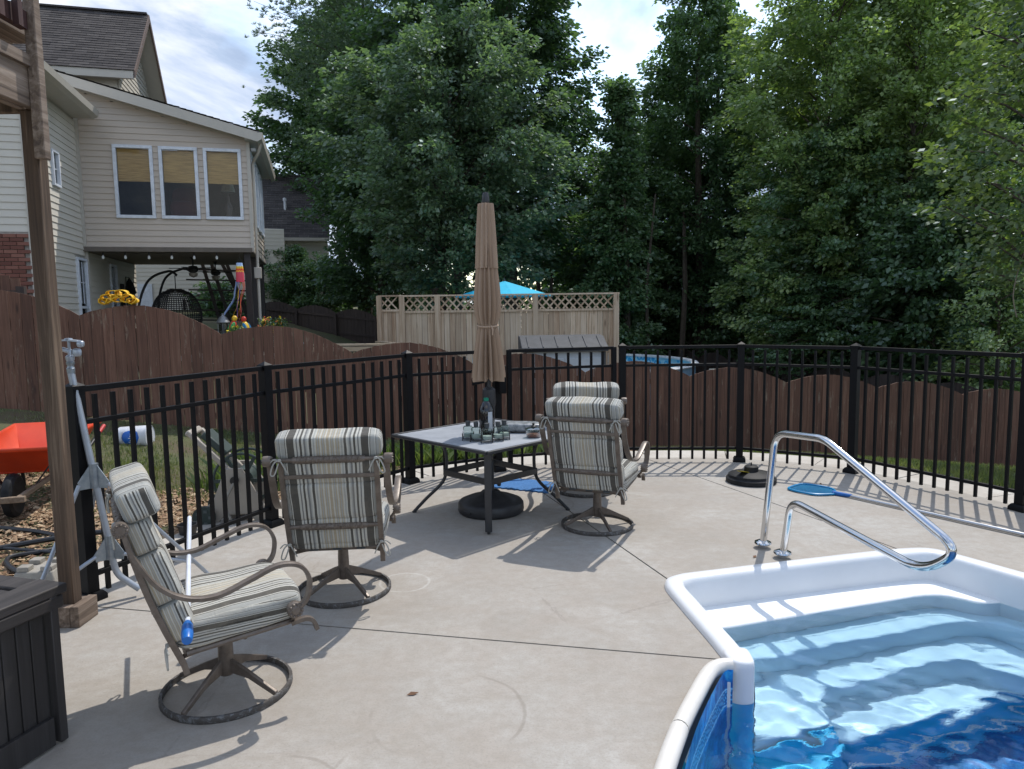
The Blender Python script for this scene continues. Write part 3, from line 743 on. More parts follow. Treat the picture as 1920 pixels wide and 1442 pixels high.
# ================================================================ BROWN SCALLOPED FENCE
FB = wood('stained_fence', ((.058, .028, .019), (.145, .068, .043), (.225, .120, .080)), 'Z', 1.0, .8, .5, True, .45, stain=(.23, .18, .13))
KT = {-4: 2.45, -3: 2.22, -2: 2.08, -1: 1.95, 0: 1.77, 1: 1.47, 2: 1.15, 3: .94, 4: .75, 5: .62, 6: .44, 7: .28, 8: .09, 9: -.1, 10: -.28}
def scallop_fence(root, P0, step, tops, mat, per, width=None, base=None, drop=1.42, amp=.25, gap=.006, thick=.018, nd=None, rails=True, rail_side=1, bfun=None, k0=None, k1=None, railmat=None, posts=True):
    ks = sorted(tops); L = step.length; d = step.normalized(); nrm = Vector((-d.y, d.x)) * rail_side
    for k in ks[:-1]:
        A = P0 + step * k
        for i in range(per):
            f0, f1 = i / per, (i + 1) / per
            am_ = amp if not isinstance(amp, tuple) else amp[0] + (amp[1] - amp[0]) * min(1, max(0, k / 8))
            def top(f): return tops[k] * (1 - f) + tops[k + 1] * f + am_ * math.sin(math.pi * f) ** .9
            p0, p1 = A + step * f0, A + step * f1; g = d * gap / 2 * rnd.uniform(.3, 1.8); p0 = p0 + g; p1 = p1 - g
            j = rnd.uniform(-.004, .004); n = nrm * 1.0
            z0, z1 = top(f0) + rnd.uniform(-.008, .008), top(f1) + rnd.uniform(-.008, .008); zm = top((f0 + f1) / 2)
            bz = (tops[k] * (1 - f0) + tops[k + 1] * f0) - drop + rnd.uniform(-.02, .02)
            a, b_ = p0 + n * j, p1 + n * j; c, e = b_ + n * thick, a + n * thick; m, mm = (a + b_) / 2, (c + e) / 2
            mb = MB().add([(a.x, a.y, bz), (b_.x, b_.y, bz), (c.x, c.y, bz), (e.x, e.y, bz), (a.x, a.y, z0), (m.x, m.y, zm), (b_.x, b_.y, z1), (c.x, c.y, z1), (mm.x, mm.y, zm), (e.x, e.y, z0)],
                          [(3, 2, 1, 0), (0, 1, 6, 5, 4), (1, 2, 7, 6), (2, 3, 9, 8, 7), (3, 0, 4, 9), (4, 5, 8, 9), (5, 6, 7, 8)])
            mb.build('picket', mat, root, smooth=False)
        if rails:
            B = P0 + step * (k + 1)
            for h in (.22, drop * .55, drop - .12):
                a = A + nrm * (thick + .022); b_ = B + nrm * (thick + .022)
                MB().bar((a.x, a.y, tops[k] - drop + h), (b_.x, b_.y, tops[k + 1] - drop + h), .038, .085).build('rail', railmat or mat, root, smooth=False)
        if posts:
            a = A + nrm * (thick + .085); MB().box((a.x, a.y, tops[k] - drop / 2 - .1), (.09, .09, drop + .1), rotz(math.atan2(d.y, d.x))).build('post', railmat or mat, root, smooth=False)
wf = thing('wooden_fence', 'reddish brown scalloped wooden fence crossing the yard behind the black railing', 'fence', (0, 0, 0))
scallop_fence(wf, FENCE_A, FENCE_STEP, KT, FB, 13, amp=(.26, .16))

DK = wood('weathered_dark_fence', ((.030, .021, .019), (.058, .042, .036), (.085, .062, .054)), 'Z', .8, .85, .3, False, .3)
nf = thing('wooden_fence', 'distant dark wooden fence stepping uphill behind the flowers, left of the pale lattice fence', 'fence', (0, 0, 0))
scallop_fence(nf, Vector((-14.9, 30.0)), Vector((1.62, -.36)), {k: 2.62 - .175 * k for k in range(0, 10)}, DK, 11, drop=1.7, amp=.22, rail_side=-1, thick=.02)
nf2 = thing('wooden_fence', 'dark scalloped wooden fence at the foot of the trees behind the blue pool', 'fence', (0, 0, 0))
st = Vector(((10.3 - 5.1) / 8.2, (16 - 30) / 8.2))
scallop_fence(nf2, Vector((5.1, 30)) - st * 2.5, st, {k: .18 - .047 * k for k in range(0, 14)}, DK, 12, drop=1.9, amp=.28, rail_side=-1, thick=.02)

# ================================================================ PALE LATTICE-TOP PRIVACY FENCE
CED = wood('pale_pine', ((.29, .19, .12), (.56, .44, .32), (.70, .60, .48)), 'Z', .9, .8, .35, True, .6)
def privacy(root, A, B, ztop, zbot, nb, posts, lat=.30, cell=.17):
    A, B = Vector(A), Vector(B); d = (B - A); L = d.length; d.normalize(); ang = math.atan2(d.y, d.x); rm = rotz(ang)
    def P(s, o, z): q = A + d * s + Vector((-d.y, d.x)) * o; return (q.x, q.y, z)
    for i in range(nb):
        s = (i + .5) * L / nb; w = L / nb - rnd.uniform(.003, .010)
        MB().box(P(s, rnd.uniform(-.004, .004), (ztop - lat - .03 + zbot) / 2), (w, .018, ztop - lat - .03 - zbot), rm).build('board', CED, root, smooth=False)
    for f in posts:
        MB().box(P(f * L, -.04, (ztop + zbot) / 2 + .01), (.115, .10, ztop - zbot + .02), rm).build('post', CED, root, smooth=False)
    MB().box(P(L / 2, -.02, ztop + .015), (L, .12, .035), rm).build('top_rail', CED, root, smooth=False)
    MB().box(P(L / 2, -.028, ztop - lat - .03), (L, .03, .05), rm).build('lattice_rail', CED, root, smooth=False)
    h = lat - .03; z0, z1 = ztop - lat, ztop - .01
    n = int(L / cell)
    for i in range(-1, n + 1):
        for sg in (1, -1):
            s0 = i * cell if sg > 0 else (i + 1) * cell + h; s1 = s0 + sg * h
            lo, hi = min(s0, s1), max(s0, s1)
            if lo < 0 or hi > L: continue
            MB().bar(P(s0, .004 * sg, z0), P(s1, .004 * sg, z1), .008, .034, up=(0, 0, 1)).build('lattice_slat', CED, root, smooth=False)
pf = thing('privacy_fence', 'tall pale wooden privacy fence with lattice top behind the closed umbrella', 'fence', (0, 0, 0))
privacy(pf, (-2.42, 15.72), (2.38, 15.95), 2.08, -.75, 40, (.012, .172, .615, .985))
pf2 = thing('privacy_fence', 'short pale lattice-top panel at the left end of the long privacy fence', 'fence', (0, 0, 0))
privacy(pf2, (-3.15, 17.3), (-2.55, 17.25), 2.12, -.6, 6, (.03,))
rl = thing('deck_railing', 'pale lumber deck railing left of the lattice fence', 'railing', (0, 0, 0))
LUM = wood('new_lumber', ((.30, .22, .14), (.46, .36, .25), (.58, .48, .36)), 'X', .6, .75, .2, False, .3)
MB().bar((-4.35, 15.9, 1.06), (-2.45, 15.75, 1.05), .14, .04).build('cap_board', LUM, rl, smooth=False)
MB().bar((-4.35, 15.84, .965), (-2.45, 15.69, .96), .04, .10).build('rail', LUM, rl, smooth=False)
MB().bar((-3.15, 17.0, 1.06), (-2.5, 15.8, 1.06), .14, .04).build('cap_board', LUM, rl, smooth=False)
for k in range(18): MB().box((-4.3 + k * .105, 15.87 - k * .008, .55), (.03, .03, .78)).build('baluster', LUM, rl, smooth=False)
sl = thing('solar_post_light', 'small dark post cap light above the brown fence', 'light', (-4.66, 15.85, 0))
MB().box((0, 0, .5), (.09, .09, 1.15)).build('post', DK, sl, smooth=False)
MB().lathe([(.10, 1.08), (.11, 1.10), (.07, 1.14), (.0, 1.17)], 12).build('cap', simple('grey_plastic', (.20, .21, .23), .4), sl)

# storage box with grey lid
GREY_LID = simple('grey_resin', (.085, .088, .095), .6, c2=(.065, .068, .072), scale=6, bump=.3)
sb = thing('storage_box', 'light grey outdoor storage box with slanted dark grey lid', 'storage box', (1.0, 14.25, -.75), R(4))
PAN = simple('pale_resin', (.50, .54, .57), .5, c2=(.45, .49, .52))
MB().box((0, 0, .85), (1.50, .70, 1.7)).build('body', PAN, sb, bevel=.01)
for sx in (-.37, .37): MB().box((sx, -.36, .82), (.70, .03, 1.5)).build('door', PAN, sb, bevel=.012)
GREY_LID.node_tree.nodes['Principled BSDF'].inputs['Specular IOR Level'].default_value = .12
lid = MB().extrude([(-.84, -.46, 1.70), (-.84, -.46, 1.78), (-.84, .05, 1.98), (-.84, .40, 2.0), (-.84, .40, 1.70)], (1.68, 0, 0)).build('lid', GREY_LID, sb, bevel=.012)
for k in range(6): MB().bar((-.7 + k * .28, -.44, 1.792), (-.7 + k * .28, .03, 1.985), .02, .02).build('lid_rib', GREY_LID, sb, smooth=False)
for sx in (-.77, .77): MB().box((sx, -.365, .85), (.06, .05, 1.68)).build('corner_trim', GREY_LID, sb, smooth=False)

# turquoise open umbrella
TQ = simple('turquoise_canvas', (.0, .42, .62), .8, c2=(.0, .37, .56))
tu = thing('patio_umbrella', 'open turquoise patio umbrella showing above the lattice fence', 'umbrella', (-.15, 18.0, -.6), R(10))
mb = MB(); n = 8; top = (0, 0, 3.18); top = (0, 0, 3.08); ring = [(1.22 * math.cos(2 * math.pi * k / n), 1.22 * math.sin(2 * math.pi * k / n), 2.71) for k in range(n)]
mb.add([top] + ring + [(p[0] * 1.0, p[1] * 1.0, 2.68) for p in ring], [(0, 1 + k, 1 + (k + 1) % n) for k in range(n)] + [(1 + k, 1 + n + k, 1 + n + (k + 1) % n, 1 + (k + 1) % n) for k in range(n)])
o = mb.build('canopy', TQ, tu, smooth=False); sm = o.modifiers.new('thick', 'SOLIDIFY'); sm.thickness = .004
MB().lathe([(.022, 0), (.022, 3.10), (.0, 3.16)], 10).build('pole', GREY_LID, tu)
MB().lathe([(.32, 0), (.30, .08), (.03, .12)], 16).build('base', GREY_LID, tu)

# neighbour's above-ground pool
ap = thing('above_ground_pool', 'round blue above-ground pool seen over the brown fence', 'swimming pool', (1.1, 19.85, -1.0))
PW = simple('pool_wall_blue', (.22, .34, .45), .5)
MB().lathe([(3.86, 0), (3.86, 1.28)], 56, caps=False).build('wall', PW, ap)
MB().lathe([(3.74, 1.31), (3.76, 1.335), (3.92, 1.335), (3.95, 1.30), (3.92, 1.27), (3.74, 1.27), (3.74, 1.31)], 56, caps=False).build('top_rim', simple('white_rim', (.70, .72, .74), .4), ap)
t = NT('tile_band'); sp_ = t.n.new('ShaderNodeSeparateXYZ'); t.link(t.tc.outputs['Object'], sp_.inputs[0])
ang = t.math('ARCTAN2', sp_.outputs['X'], sp_.outputs['Y']); ck = t.n.new('ShaderNodeCombineXYZ'); t.link(t.math('MULTIPLY', ang, 17), ck.inputs[0]); t.link(t.math('MULTIPLY', sp_.outputs['Z'], 4.2), ck.inputs[1])
vv = t.vor(1.0, ck.outputs[0]); t.base(t.ramp(vv, [(.16, (.55, .82, .92)), (.24, (.04, .36, .70)), (.38, (.06, .48, .80)), (.46, (.45, .75, .90))])); t.set(Roughness=.3)
MB().lathe([(3.80, 1.27), (3.80, 1.06)], 64, caps=False).build('tile_band', t.m, ap)
MB().lathe([(3.80, 1.06), (3.80, .1), (0, .1)], 64, caps=False).build('liner', simple('turquoise_liner', (.03, .42, .62), .4), ap)
MB().lathe([(3.79, 1.04), (0, 1.04)], 48, caps=False).build('pool_surface', simple('turquoise_water', (.05, .50, .68), .08, spec=.6), ap)
MB().box((3.95, -2.35, 1.05), (.42, .3, .42)).build('skimmer', simple('cream_plastic', (.55, .52, .42), .5), ap, bevel=.02)

# ================================================================ DECK CORNER OVER THE PATIO (left edge)
GW = wood('weathered_timber', ((.030, .020, .014), (.115, .073, .046), (.26, .185, .125)), 'Z', 1.0, .85, .8, True, .1)
GWY = wood('weathered_beam', ((.065, .045, .034), (.21, .155, .115), (.38, .31, .25)), 'Y', 1.0, .85, .8, True, .1)
RB = wood('red_brown_rail', ((.035, .013, .012), (.065, .026, .022), (.09, .04, .034)), 'Z', .6, .7, .3, False, .25)
dk = thing('wooden_deck', 'corner of a raised wooden deck with weathered support post and beam', 'deck', (-2.57, 4.02, 0))
MB().box((0, 0, 1.48), (.082, .082, 2.76)).build('support_post', GW, dk, bevel=.006)
for (c_, s_) in (((-.03, -.068, .06), (.15, .05, .12)), ((.072, .0, .062), (.05, .19, .122)), ((-.02, .07, .058), (.13, .05, .115))):
    MB().box(c_, s_).build('post_block', GWY, dk, bevel=.004)
MB().box((.02, -1.25, 2.975), (.045, 2.45, .22)).build('beam', GWY, dk, bevel=.005)
MB().box((-.035, -1.25, 2.975), (.045, 2.45, .22)).build('beam', GWY, dk, bevel=.005)
MB().box((-1.6, .02, 2.98), (3.2, .045, .24)).build('cross_beam', GW, dk, bevel=.005)
for k in range(7): MB().box((-1.6, -.32 - k * .40, 3.19), (3.2, .04, .17)).build('joist', GW, dk, smooth=False)
for k in range(22): MB().box((-.12 - k * .145, -1.05, 3.30), (.138, 2.5, .03)).build('deck_board', GWY, dk, smooth=False)
MB().box((.052, -1.30, 3.10), (.022, 2.45, .06)).build('fascia_strip', GWY, dk, smooth=False)
MB().box((.072, -.05, 3.42), (.058, .058, 1.64)).build('railing_post', GWY, dk, bevel=.006)
MB().box((.045, -1.28, 3.30), (.04, 2.4, .09)).build('bottom_rail', RB, dk, smooth=False)
MB().box((.045, -1.28, 4.15), (.04, 2.4, .09)).build('top_rail', RB, dk, smooth=False)
for k in range(16): MB().box((.095, -.20 - k * .135, 3.72), (.032, .035, .98)).build('deck_baluster', RB, dk, smooth=False)
for k in range(24):
    if k > 0: MB().box((-.08 - k * .135, .055, 3.72), (.035, .032, .98)).build('deck_baluster', RB, dk, smooth=False)
MB().box((-1.6, .04, 4.15), (3.2, .04, .09)).build('top_rail', RB, dk, smooth=False)

# ================================================================ DARK STAINED BENCH BOX (bottom left)
BX = wood('charcoal_stain', ((.018, .015, .014), (.036, .031, .030), (.062, .054, .051)), 'Y', .8, .6, .5, False, .2)
BXZ = wood('charcoal_stain_upright', ((.014, .012, .011), (.028, .025, .025), (.048, .043, .042)), 'Z', .8, .6, .5, False, .2)
bx = thing('storage_bench', 'dark stained wooden deck box in the near left corner', 'deck box', (-1.875, 2.84, 0), math.atan2(.61, .19) - math.pi / 2)
TZ = .645
MB().box((-.07, -.95, TZ), (.15, 2.0, .04)).build('lid_frame', BX, bx, bevel=.006)
MB().box((-.62, .0, TZ - .002), (.95, .10, .038)).build('lid_frame', BX, bx, bevel=.006)
for k in range(12): MB().box((-.62, -.115 - k * .118, TZ - .008), (.94, .110, .03)).build('lid_board', BX, bx, bevel=.004)
MB().box((-.012, -.93, TZ - .048), (.035, 1.92, .055)).build('apron', BX, bx, bevel=.008)
for k in range(28): MB().box((-.032, -.075 - k * .060, .31), (.016, .055, .58)).build('side_board', BXZ, bx, bevel=.003)
for (x, y) in ((-.01, -.015), (-1.05, -.015)): MB().box((x - .005, y, .32), (.04, .035, .62)).build('corner_post', BXZ, bx, bevel=.004)
MB().box((-.55, -.01, .32), (1.0, .016, .58)).build('end_panel', BXZ, bx)
MB().box((-.012, -.9, .07), (.02, 1.7, .12)).build('kick_board', BXZ, bx, bevel=.003)

# ================================================================ HOUSES
SID = simple('cream_siding', (.60, .565, .49), .55, c2=(.56, .525, .455), scale=1.2, bump=.12, bscale=40)
SIDT = simple('tan_siding', (.53, .455, .38), .55, c2=(.50, .43, .36), scale=1.2, bump=.12, bscale=40)
TRIM = simple('cream_trim', (.48, .445, .385), .5, c2=(.45, .42, .365))
WHT = simple('white_vinyl', (.70, .74, .80), .35)
SHG = NT('asphalt_shingle'); _v = SHG.coord((3.2, 3.2, 3.2)); _n = SHG.noise(24, 3, .7, _v)
SHG.base(SHG.mix(SHG.math('MULTIPLY', SHG.noise(2.2, 4, .6), .5), SHG.ramp(SHG.island(), [(0, (.030, .026, .026)), (.5, (.055, .047, .045)), (1, (.085, .075, .070))]), (.04, .035, .035))); SHG.set(Roughness=.95); SHG.bump(_n, .7, .01); SHINGLE = SHG.m
GL = NT('window_glass'); GL.n.remove(GL.p); _g = GL.n.new('ShaderNodeBsdfGlossy'); _g.inputs['Roughness'].default_value = .01; _t = GL.n.new('ShaderNodeBsdfTransparent'); _t.inputs[0].default_value = (.92, .95, .96, 1)
_m = GL.n.new('ShaderNodeMixShader'); _fr = GL.n.new('ShaderNodeFresnel'); _fr.inputs['IOR'].default_value = 1.33; GL.link(_fr.outputs[0], _m.inputs[0]); GL.link(_t.outputs[0], _m.inputs[1]); GL.link(_g.outputs[0], _m.inputs[2]); GL.link(_m.outputs[0], GL.out.inputs[0]); GLASS = GL.m
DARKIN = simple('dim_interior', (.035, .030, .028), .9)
BLIND = NT('bamboo_blind'); BLIND.base(BLIND.mix(BLIND.ramp(BLIND.noise(1, 3, .6, BLIND.coord((3, 3, 90))), [(.35, (0, 0, 0)), (.65, (1, 1, 1))]), (.78, .47, .17), (.45, .25, .08))); BLIND.set(Roughness=.8); BLIND = BLIND.m
DPOST = simple('dark_brown_post', (.030, .024, .023), .6)

HO = Vector((-9.33, 16.0)); HA = R(15)
def HP(u, v, z): return (HO.x + u * math.cos(HA) - v * math.sin(HA), HO.y + u * math.sin(HA) + v * math.cos(HA), z)
house = thing('brick_house', 'cream sided house with raised sunroom on dark posts and brick base', 'house', (HO.x, HO.y, 0), HA)
def lap_wall(root, o, d, n, s0, s1, z0, z1, mat, lap=.13, openings=(), top=None):
    """courses of lap siding as separate boards; o = plan origin, d = run direction, n = outward normal; top(z)->(s0,s1) clips a raked gable"""
    o, d, n = Vector(o), Vector(d), Vector(n); z = z0
    while z < z1 - .01:
        zz = min(z + lap, z1); a0, a1 = s0, s1
        if top: a0, a1 = top(z, zz, s0, s1)
        segs = [(a0, a1)]; part = []
        for (p, q, zl, zh) in openings:
            if zl < zz - .01 and zh > z + .01:
                if zl > z + .012: part.append((p, q, z, zl))
                if zh < zz - .012: part.append((p, q, zh, zz))
        for (p, q, zl, zh) in openings:
            if zl < zz - .01 and zh > z + .01:
                ns = []
                for (a, b_) in segs:
                    if q <= a or p >= b_: ns.append((a, b_))
                    else:
                        if p > a: ns.append((a, p))
                        if q < b_: ns.append((q, b_))
                segs = ns
        for (a, b_, z_, zz_) in [(a, b_, z, zz) for (a, b_) in segs] + part:
            if b_ - a < .03: continue
            A, B = o + d * a, o + d * b_; ou, iu = n * .020, n * .004; bk = n * -.05
            mb = MB().add([(*(A + ou), z_), (*(B + ou), z_), (*(B + iu), zz_), (*(A + iu), zz_), (*(A + bk), z_), (*(B + bk), z_), (*(B + bk), zz_), (*(A + bk), zz_)],
                          [(0, 1, 2, 3), (1, 0, 4, 5), (2, 1, 5, 6), (3, 2, 6, 7), (0, 3, 7, 4), (4, 7, 6, 5)])
            ob = mb.build('siding_board', mat, root, smooth=False)
        z = zz
W3 = [(.70, 1.50, 3.90, 5.48), (1.62, 2.42, 3.90, 5.48), (2.54, 3.34, 3.90, 5.48)]
rake = lambda u: 6.70 - .262 * u
def clip_rake(z, zz, a, b_):
    ulim = (6.70 - zz) / .262
    return a, min(b_, max(a, ulim))
lap_wall(house, (0, 0), (1, 0), (0, -1), .0, 3.47, 3.26, 6.72, SIDT, .130, W3, clip_rake)
MB().extrude([(-1.1, -.02, rake(-1.1) - .10), (3.47, -.02, rake(3.47) - .12), (3.47, -.02, rake(3.47) + .02), (-1.1, -.02, rake(-1.1) + .02)], (0, .06, 0)).build('frieze_board', TRIM, house, smooth=False)
# side wall of the main house (faces the patio) and the front wall with brick base
S1 = [(-.68, -.02, .9, 3.0), (1.87, 2.43, .9, 3.02)]
lap_wall(house, (0, 0), (0, 1), (1, 0), -3.0, .0, .6, 5.95, SID, .130, [(-1.75, -1.35, 4.3, 5.0)] + S1)
lap_wall(house, (0, 0), (0, 1), (1, 0), .0, 4.6, .6, 3.2, SID, .130, S1)
lap_wall(house, (0, -3.0), (-1, 0), (0, -1), .0, 4.5, 3.27, 6.0, SID, .130)
for (x, y) in ((.0, -3.0),): MB().box((x + .01, y - .01, 3.2), (.09, .09, 5.4)).build('corner_board', TRIM, house, smooth=False)
for (x, y, z0, z1) in ((3.50, .0, 3.2, 5.85), (.03, -.035, 3.22, 6.3), (.03, .05, .6, 3.2)): MB().box((x, y, (z0 + z1) / 2), (.075, .075, z1 - z0)).build('corner_board', TRIM, house, smooth=False)
# bricks
BR = NT('red_brick'); BR.base(BR.mix(BR.math('MULTIPLY', BR.noise(30, 4, .7), .5), BR.ramp(BR.rand(), [(0, (.14, .05, .035)), (.5, (.22, .085, .06)), (1, (.28, .125, .09))]), (.12, .055, .045))); BR.set(Roughness=.9); BR.bump(BR.noise(60, 4, .7), .5, .006)
bm0 = MB().box((0, 0, 0), (.205, .05, .060)).mesh('brick', BR.m, False)
for r_ in range(36):
    for k in range(6):
        o = bpy.data.objects.new('brick', bm0); col.objects.link(o); o.parent = house; o.location = (-.12 - k * .215 - (.107 if r_ % 2 else 0), -3.03 + rnd.uniform(-.003, .003), 3.20 - r_ * .070)
MB().box((-2.2, -2.98, 1.9), (4.4, .06, 2.74)).build('mortar', simple('mortar', (.38, .34, .30), .95, bump=.4), house, smooth=False)
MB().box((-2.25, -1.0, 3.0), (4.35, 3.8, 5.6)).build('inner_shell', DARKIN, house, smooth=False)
# sunroom right wall with tall windows
WR = [(.45, 1.20, 3.90, 5.55), (1.38, 2.13, 3.90, 5.55), (2.31, 3.06, 3.90, 5.55), (3.24, 3.99, 3.90, 5.55)]
lap_wall(house, (3.47, 0), (0, 1), (1, 0), .04, 4.5, 3.26, 5.82, SIDT, .130, WR)
MB().box((3.44, 2.25, 5.78), (.12, 4.5, .10)).build('frieze_board', TRIM, house, smooth=False)
MB().box((1.74, 4.5, 4.6), (3.46, .06, 2.7)).build('back_wall', SIDT, house, smooth=False)
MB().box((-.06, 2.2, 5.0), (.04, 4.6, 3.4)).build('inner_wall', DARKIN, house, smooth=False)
MB().box((1.7, 3.2, 4.9), (3.3, .04, 2.3)).build('inner_wall', simple('brown_interior', (.10, .075, .06), .9), house, smooth=False)
MB().box((1.74, 2.2, 3.22), (3.50, 4.56, .10)).build('floor_deck', simple('porch_ceiling', (.16, .135, .11), .8), house, smooth=False)
MB().box((1.74, -.005, 3.235), (3.52, .05, .10)).build('skirt_board', SIDT, house, smooth=False)
MB().box((3.49, 2.2, 3.235), (.05, 4.5, .10)).build('skirt_board', SIDT, house, smooth=False)
MB().box((1.72, 2.3, 3.70), (3.3, 4.2, .03)).build('sunroom_floor', simple('carpet', (.10, .07, .055), .9), house, smooth=False)
def window(root, c, w, h, axis, out, blind=0.0, grid=None, fr=.07, frame_mat=None, deep=.16):
    """axis: unit run direction in plan; out: outward normal"""
    ax, ou = Vector(axis), Vector(out); fm = frame_mat or WHT
    def P(s, z, d): q = Vector((c[0], c[1])) + ax * s + ou * d; return (q.x, q.y, c[2] + z)
    rm = rotz(math.atan2(ax.y, ax.x)); mb = MB()
    for (s, z, ww, hh) in ((0, h / 2 - fr / 2, w, fr), (0, -h / 2 + fr / 2, w, fr), (-w / 2 + fr / 2, 0, fr, h - 2 * fr - .002), (w / 2 - fr / 2, 0, fr, h - 2 * fr - .002)):
        mb.box(P(s, z, .015), (ww, .09, hh), rm)
    fo = mb.build('window', fm, root, bevel=.006)
    MB().box(P(0, 0, .0), (w - 2 * fr + .01, .006, h - 2 * fr + .01), rm).build('pane', GLASS, fo, smooth=False)
    if blind: MB().box(P(0, (h / 2 - fr) - blind / 2, -.05), (w - 2 * fr, .012, blind), rm).build('blind', BLIND, fo, smooth=False)
    if grid:
        gm = MB(); nx, ny, zz0, zz1 = grid
        for i in range(1, nx): gm.box(P(-w / 2 + fr + (w - 2 * fr) * i / nx, (zz0 + zz1) / 2, .008), (.018, .014, zz1 - zz0), rm)
        for j in range(1, ny): gm.box(P(0, zz0 + (zz1 - zz0) * j / ny, .008), (w - 2 * fr, .014, .018), rm)
        gm.build('muntin', fm, fo, smooth=False)
    return fo
for (a, b_, z0, z1) in W3: window(house, ((a + b_) / 2, 0, (z0 + z1) / 2), b_ - a, z1 - z0, (1, 0), (0, -1), blind=.70)
for (a, b_, z0, z1) in WR: window(house, (3.47, (a + b_) / 2, (z0 + z1) / 2), b_ - a, z1 - z0, (0, 1), (1, 0))
for (a, b_, z0, z1) in S1: 
    window(house, (0, (a + b_) / 2, (z0 + z1) / 2), b_ - a, z1 - z0, (0, 1), (1, 0), grid=(3, 2, .08, .98), fr=.05)
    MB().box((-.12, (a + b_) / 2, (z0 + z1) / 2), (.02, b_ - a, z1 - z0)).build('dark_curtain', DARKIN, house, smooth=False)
    MB().box((.01, (a + b_) / 2, (z0 + z1) / 2), (.06, b_ - a - .06, .05)).build('meeting_rail', WHT, house, smooth=False)
window(house, (0, -1.55, 4.65), .40, .70, (0, 1), (1, 0), grid=(2, 2, -.3, .3), fr=.05)
# roofs: shingle courses as stepped strips, joined
def shingle_plane(root, A, B, dn, L, name='shingle_courses', exp=.14, tab=.30, thick=.012):
    """A->B along the eave, dn = unit vector up the slope, L = slope length"""
    A, B, dn = Vector(A), Vector(B), Vector(dn).normalized(); run = (B - A); W_ = run.length; run.normalize(); nrm = run.cross(dn).normalized()
    if nrm.z < 0: nrm = -nrm
    mb = MB(); rows = int(math.ceil(L / exp))
    for r_ in range(rows):
        s = r_ * exp; e = min(s + exp, L); off = (r_ % 2) * tab / 2; x = -off
        while x < W_:
            x0, x1 = max(x, 0) , min(x + tab, W_)
            if x1 - x0 > .02:
                k = thick + rnd.uniform(-.003, .004)
                p = [A + run * (x0 + .002) + dn * s + nrm * k, A + run * (x1 - .002) + dn * s + nrm * k, A + run * (x1 - .002) + dn * e + nrm * .001, A + run * (x0 + .002) + dn * e + nrm * .001]
                q = [A + run * (x0 + .002) + dn * s, A + run * (x1 - .002) + dn * s]
                mb.add(p + q, [(0, 1, 2, 3), (1, 0, 4, 5)])
            x += tab
    o = mb.build(name, SHINGLE, root, smooth=False); o['kind'] = 'stuff'; return o
# sunroom roof: slopes down to the right
sl_ = Vector((-1, 0, .262)).normalized()
eave_z = rake(3.72) + .04
ro = MB().extrude([(3.72, -.32, eave_z - .02), (3.72, -.32, eave_z + .06), (-1.6, -.32, eave_z + .06 + 5.32 * .262), (-1.6, -.32, eave_z - .02 + 5.32 * .262)], (0, 5.2, 0)).build('sunroom_roof', TRIM, house, smooth=False)
shingle_plane(ro, (3.78, 4.9, eave_z + .066), (3.78, -.36, eave_z + .066), (-1, 0, .262), 5.5)
MB().extrude([(3.74, -.335, eave_z - .16), (3.74, -.335, eave_z + .05), (-1.6, -.335, eave_z + .05 + 5.34 * .262), (-1.6, -.335, eave_z - .16 + 5.34 * .262)], (0, .03, 0)).build('rake_fascia', TRIM, house, smooth=False)
MB().box((3.60, 2.2, eave_z - .10), (.28, 5.0, .03)).build('soffit', TRIM, house, smooth=False)
gut = [(3.73, -.34, eave_z - .16), (3.83, -.34, eave_z - .10), (3.85, -.34, eave_z + .04), (3.73, -.34, eave_z + .04)]
MB().extrude(gut, (0, 5.3, 0)).build('gutter', TRIM, house, smooth=False)
# main side eave with gutter and soffit
MB().box((.20, -1.68, 5.98), (.44, 3.0, .04)).build('soffit', TRIM, house, smooth=False)
MB().extrude([(.42, -3.4, 5.95), (.52, -3.4, 6.00), (.54, -3.4, 6.12), (.40, -3.4, 6.12)], (0, 3.2, 0)).build('gutter', TRIM, house, smooth=False)
mr = MB().extrude([(.50, -3.4, 6.12), (-4.5, -3.4, 7.4), (-4.5, -3.4, 7.3), (.5, -3.4, 6.04)], (0, 3.1, 0)).build('main_roof', TRIM, house, smooth=False)
# upper storey: gable facing right
up = MB()
MB().box((-3.1, 5.6, 7.4), (6.4, 3.9, 1.5)).build('upper_wall', SID, house, smooth=False)
EV, RV, BV, EZ, RZ = 3.25, 5.55, 7.85, 8.02, 10.25
lap_wall(house, (.12, 0), (0, 1), (1, 0), 3.65, 7.45, 6.6, 10.0, SID, .130, (), lambda z, zz, a, b_: (max(a, RV - max(.02, (RZ - .1 - zz)) * (RV - EV) / (RZ - EZ)), min(b_, RV + max(.02, (RZ - .1 - zz)) * (RV - EV) / (RZ - EZ))))
for sgn, va, vb in ((1, EV, RV), (-1, BV, RV)):
    o = MB().extrude([(.55, va, EZ), (.55, vb, RZ), (.55, vb, RZ - .12), (.55, va, EZ - .12)], (-7.0, 0, 0)).build('upper_roof', TRIM, house, smooth=False)
    shingle_plane(o, (.58, va - .03 * sgn, EZ + .01), (-6.4, va - .03 * sgn, EZ + .01), (0, (vb - va), RZ - EZ), math.hypot(vb - va, RZ - EZ) + .03, exp=.13)
    MB().extrude([(.60, va, EZ - .17), (.60, vb, RZ - .17), (.60, vb, RZ + .02), (.60, va, EZ + .02)], (-.04, 0, 0)).build('rake_fascia', simple('brown_fascia', (.17, .12, .10), .6), house, smooth=False)
MB().box((-3.0, RV, RZ + .03), (7.1, .22, .05)).build('ridge_cap', SHINGLE, house, smooth=False)
MB().box((-3.0, EV, EZ - .14), (7.1, .10, .12)).build('upper_gutter', TRIM, house, smooth=False)
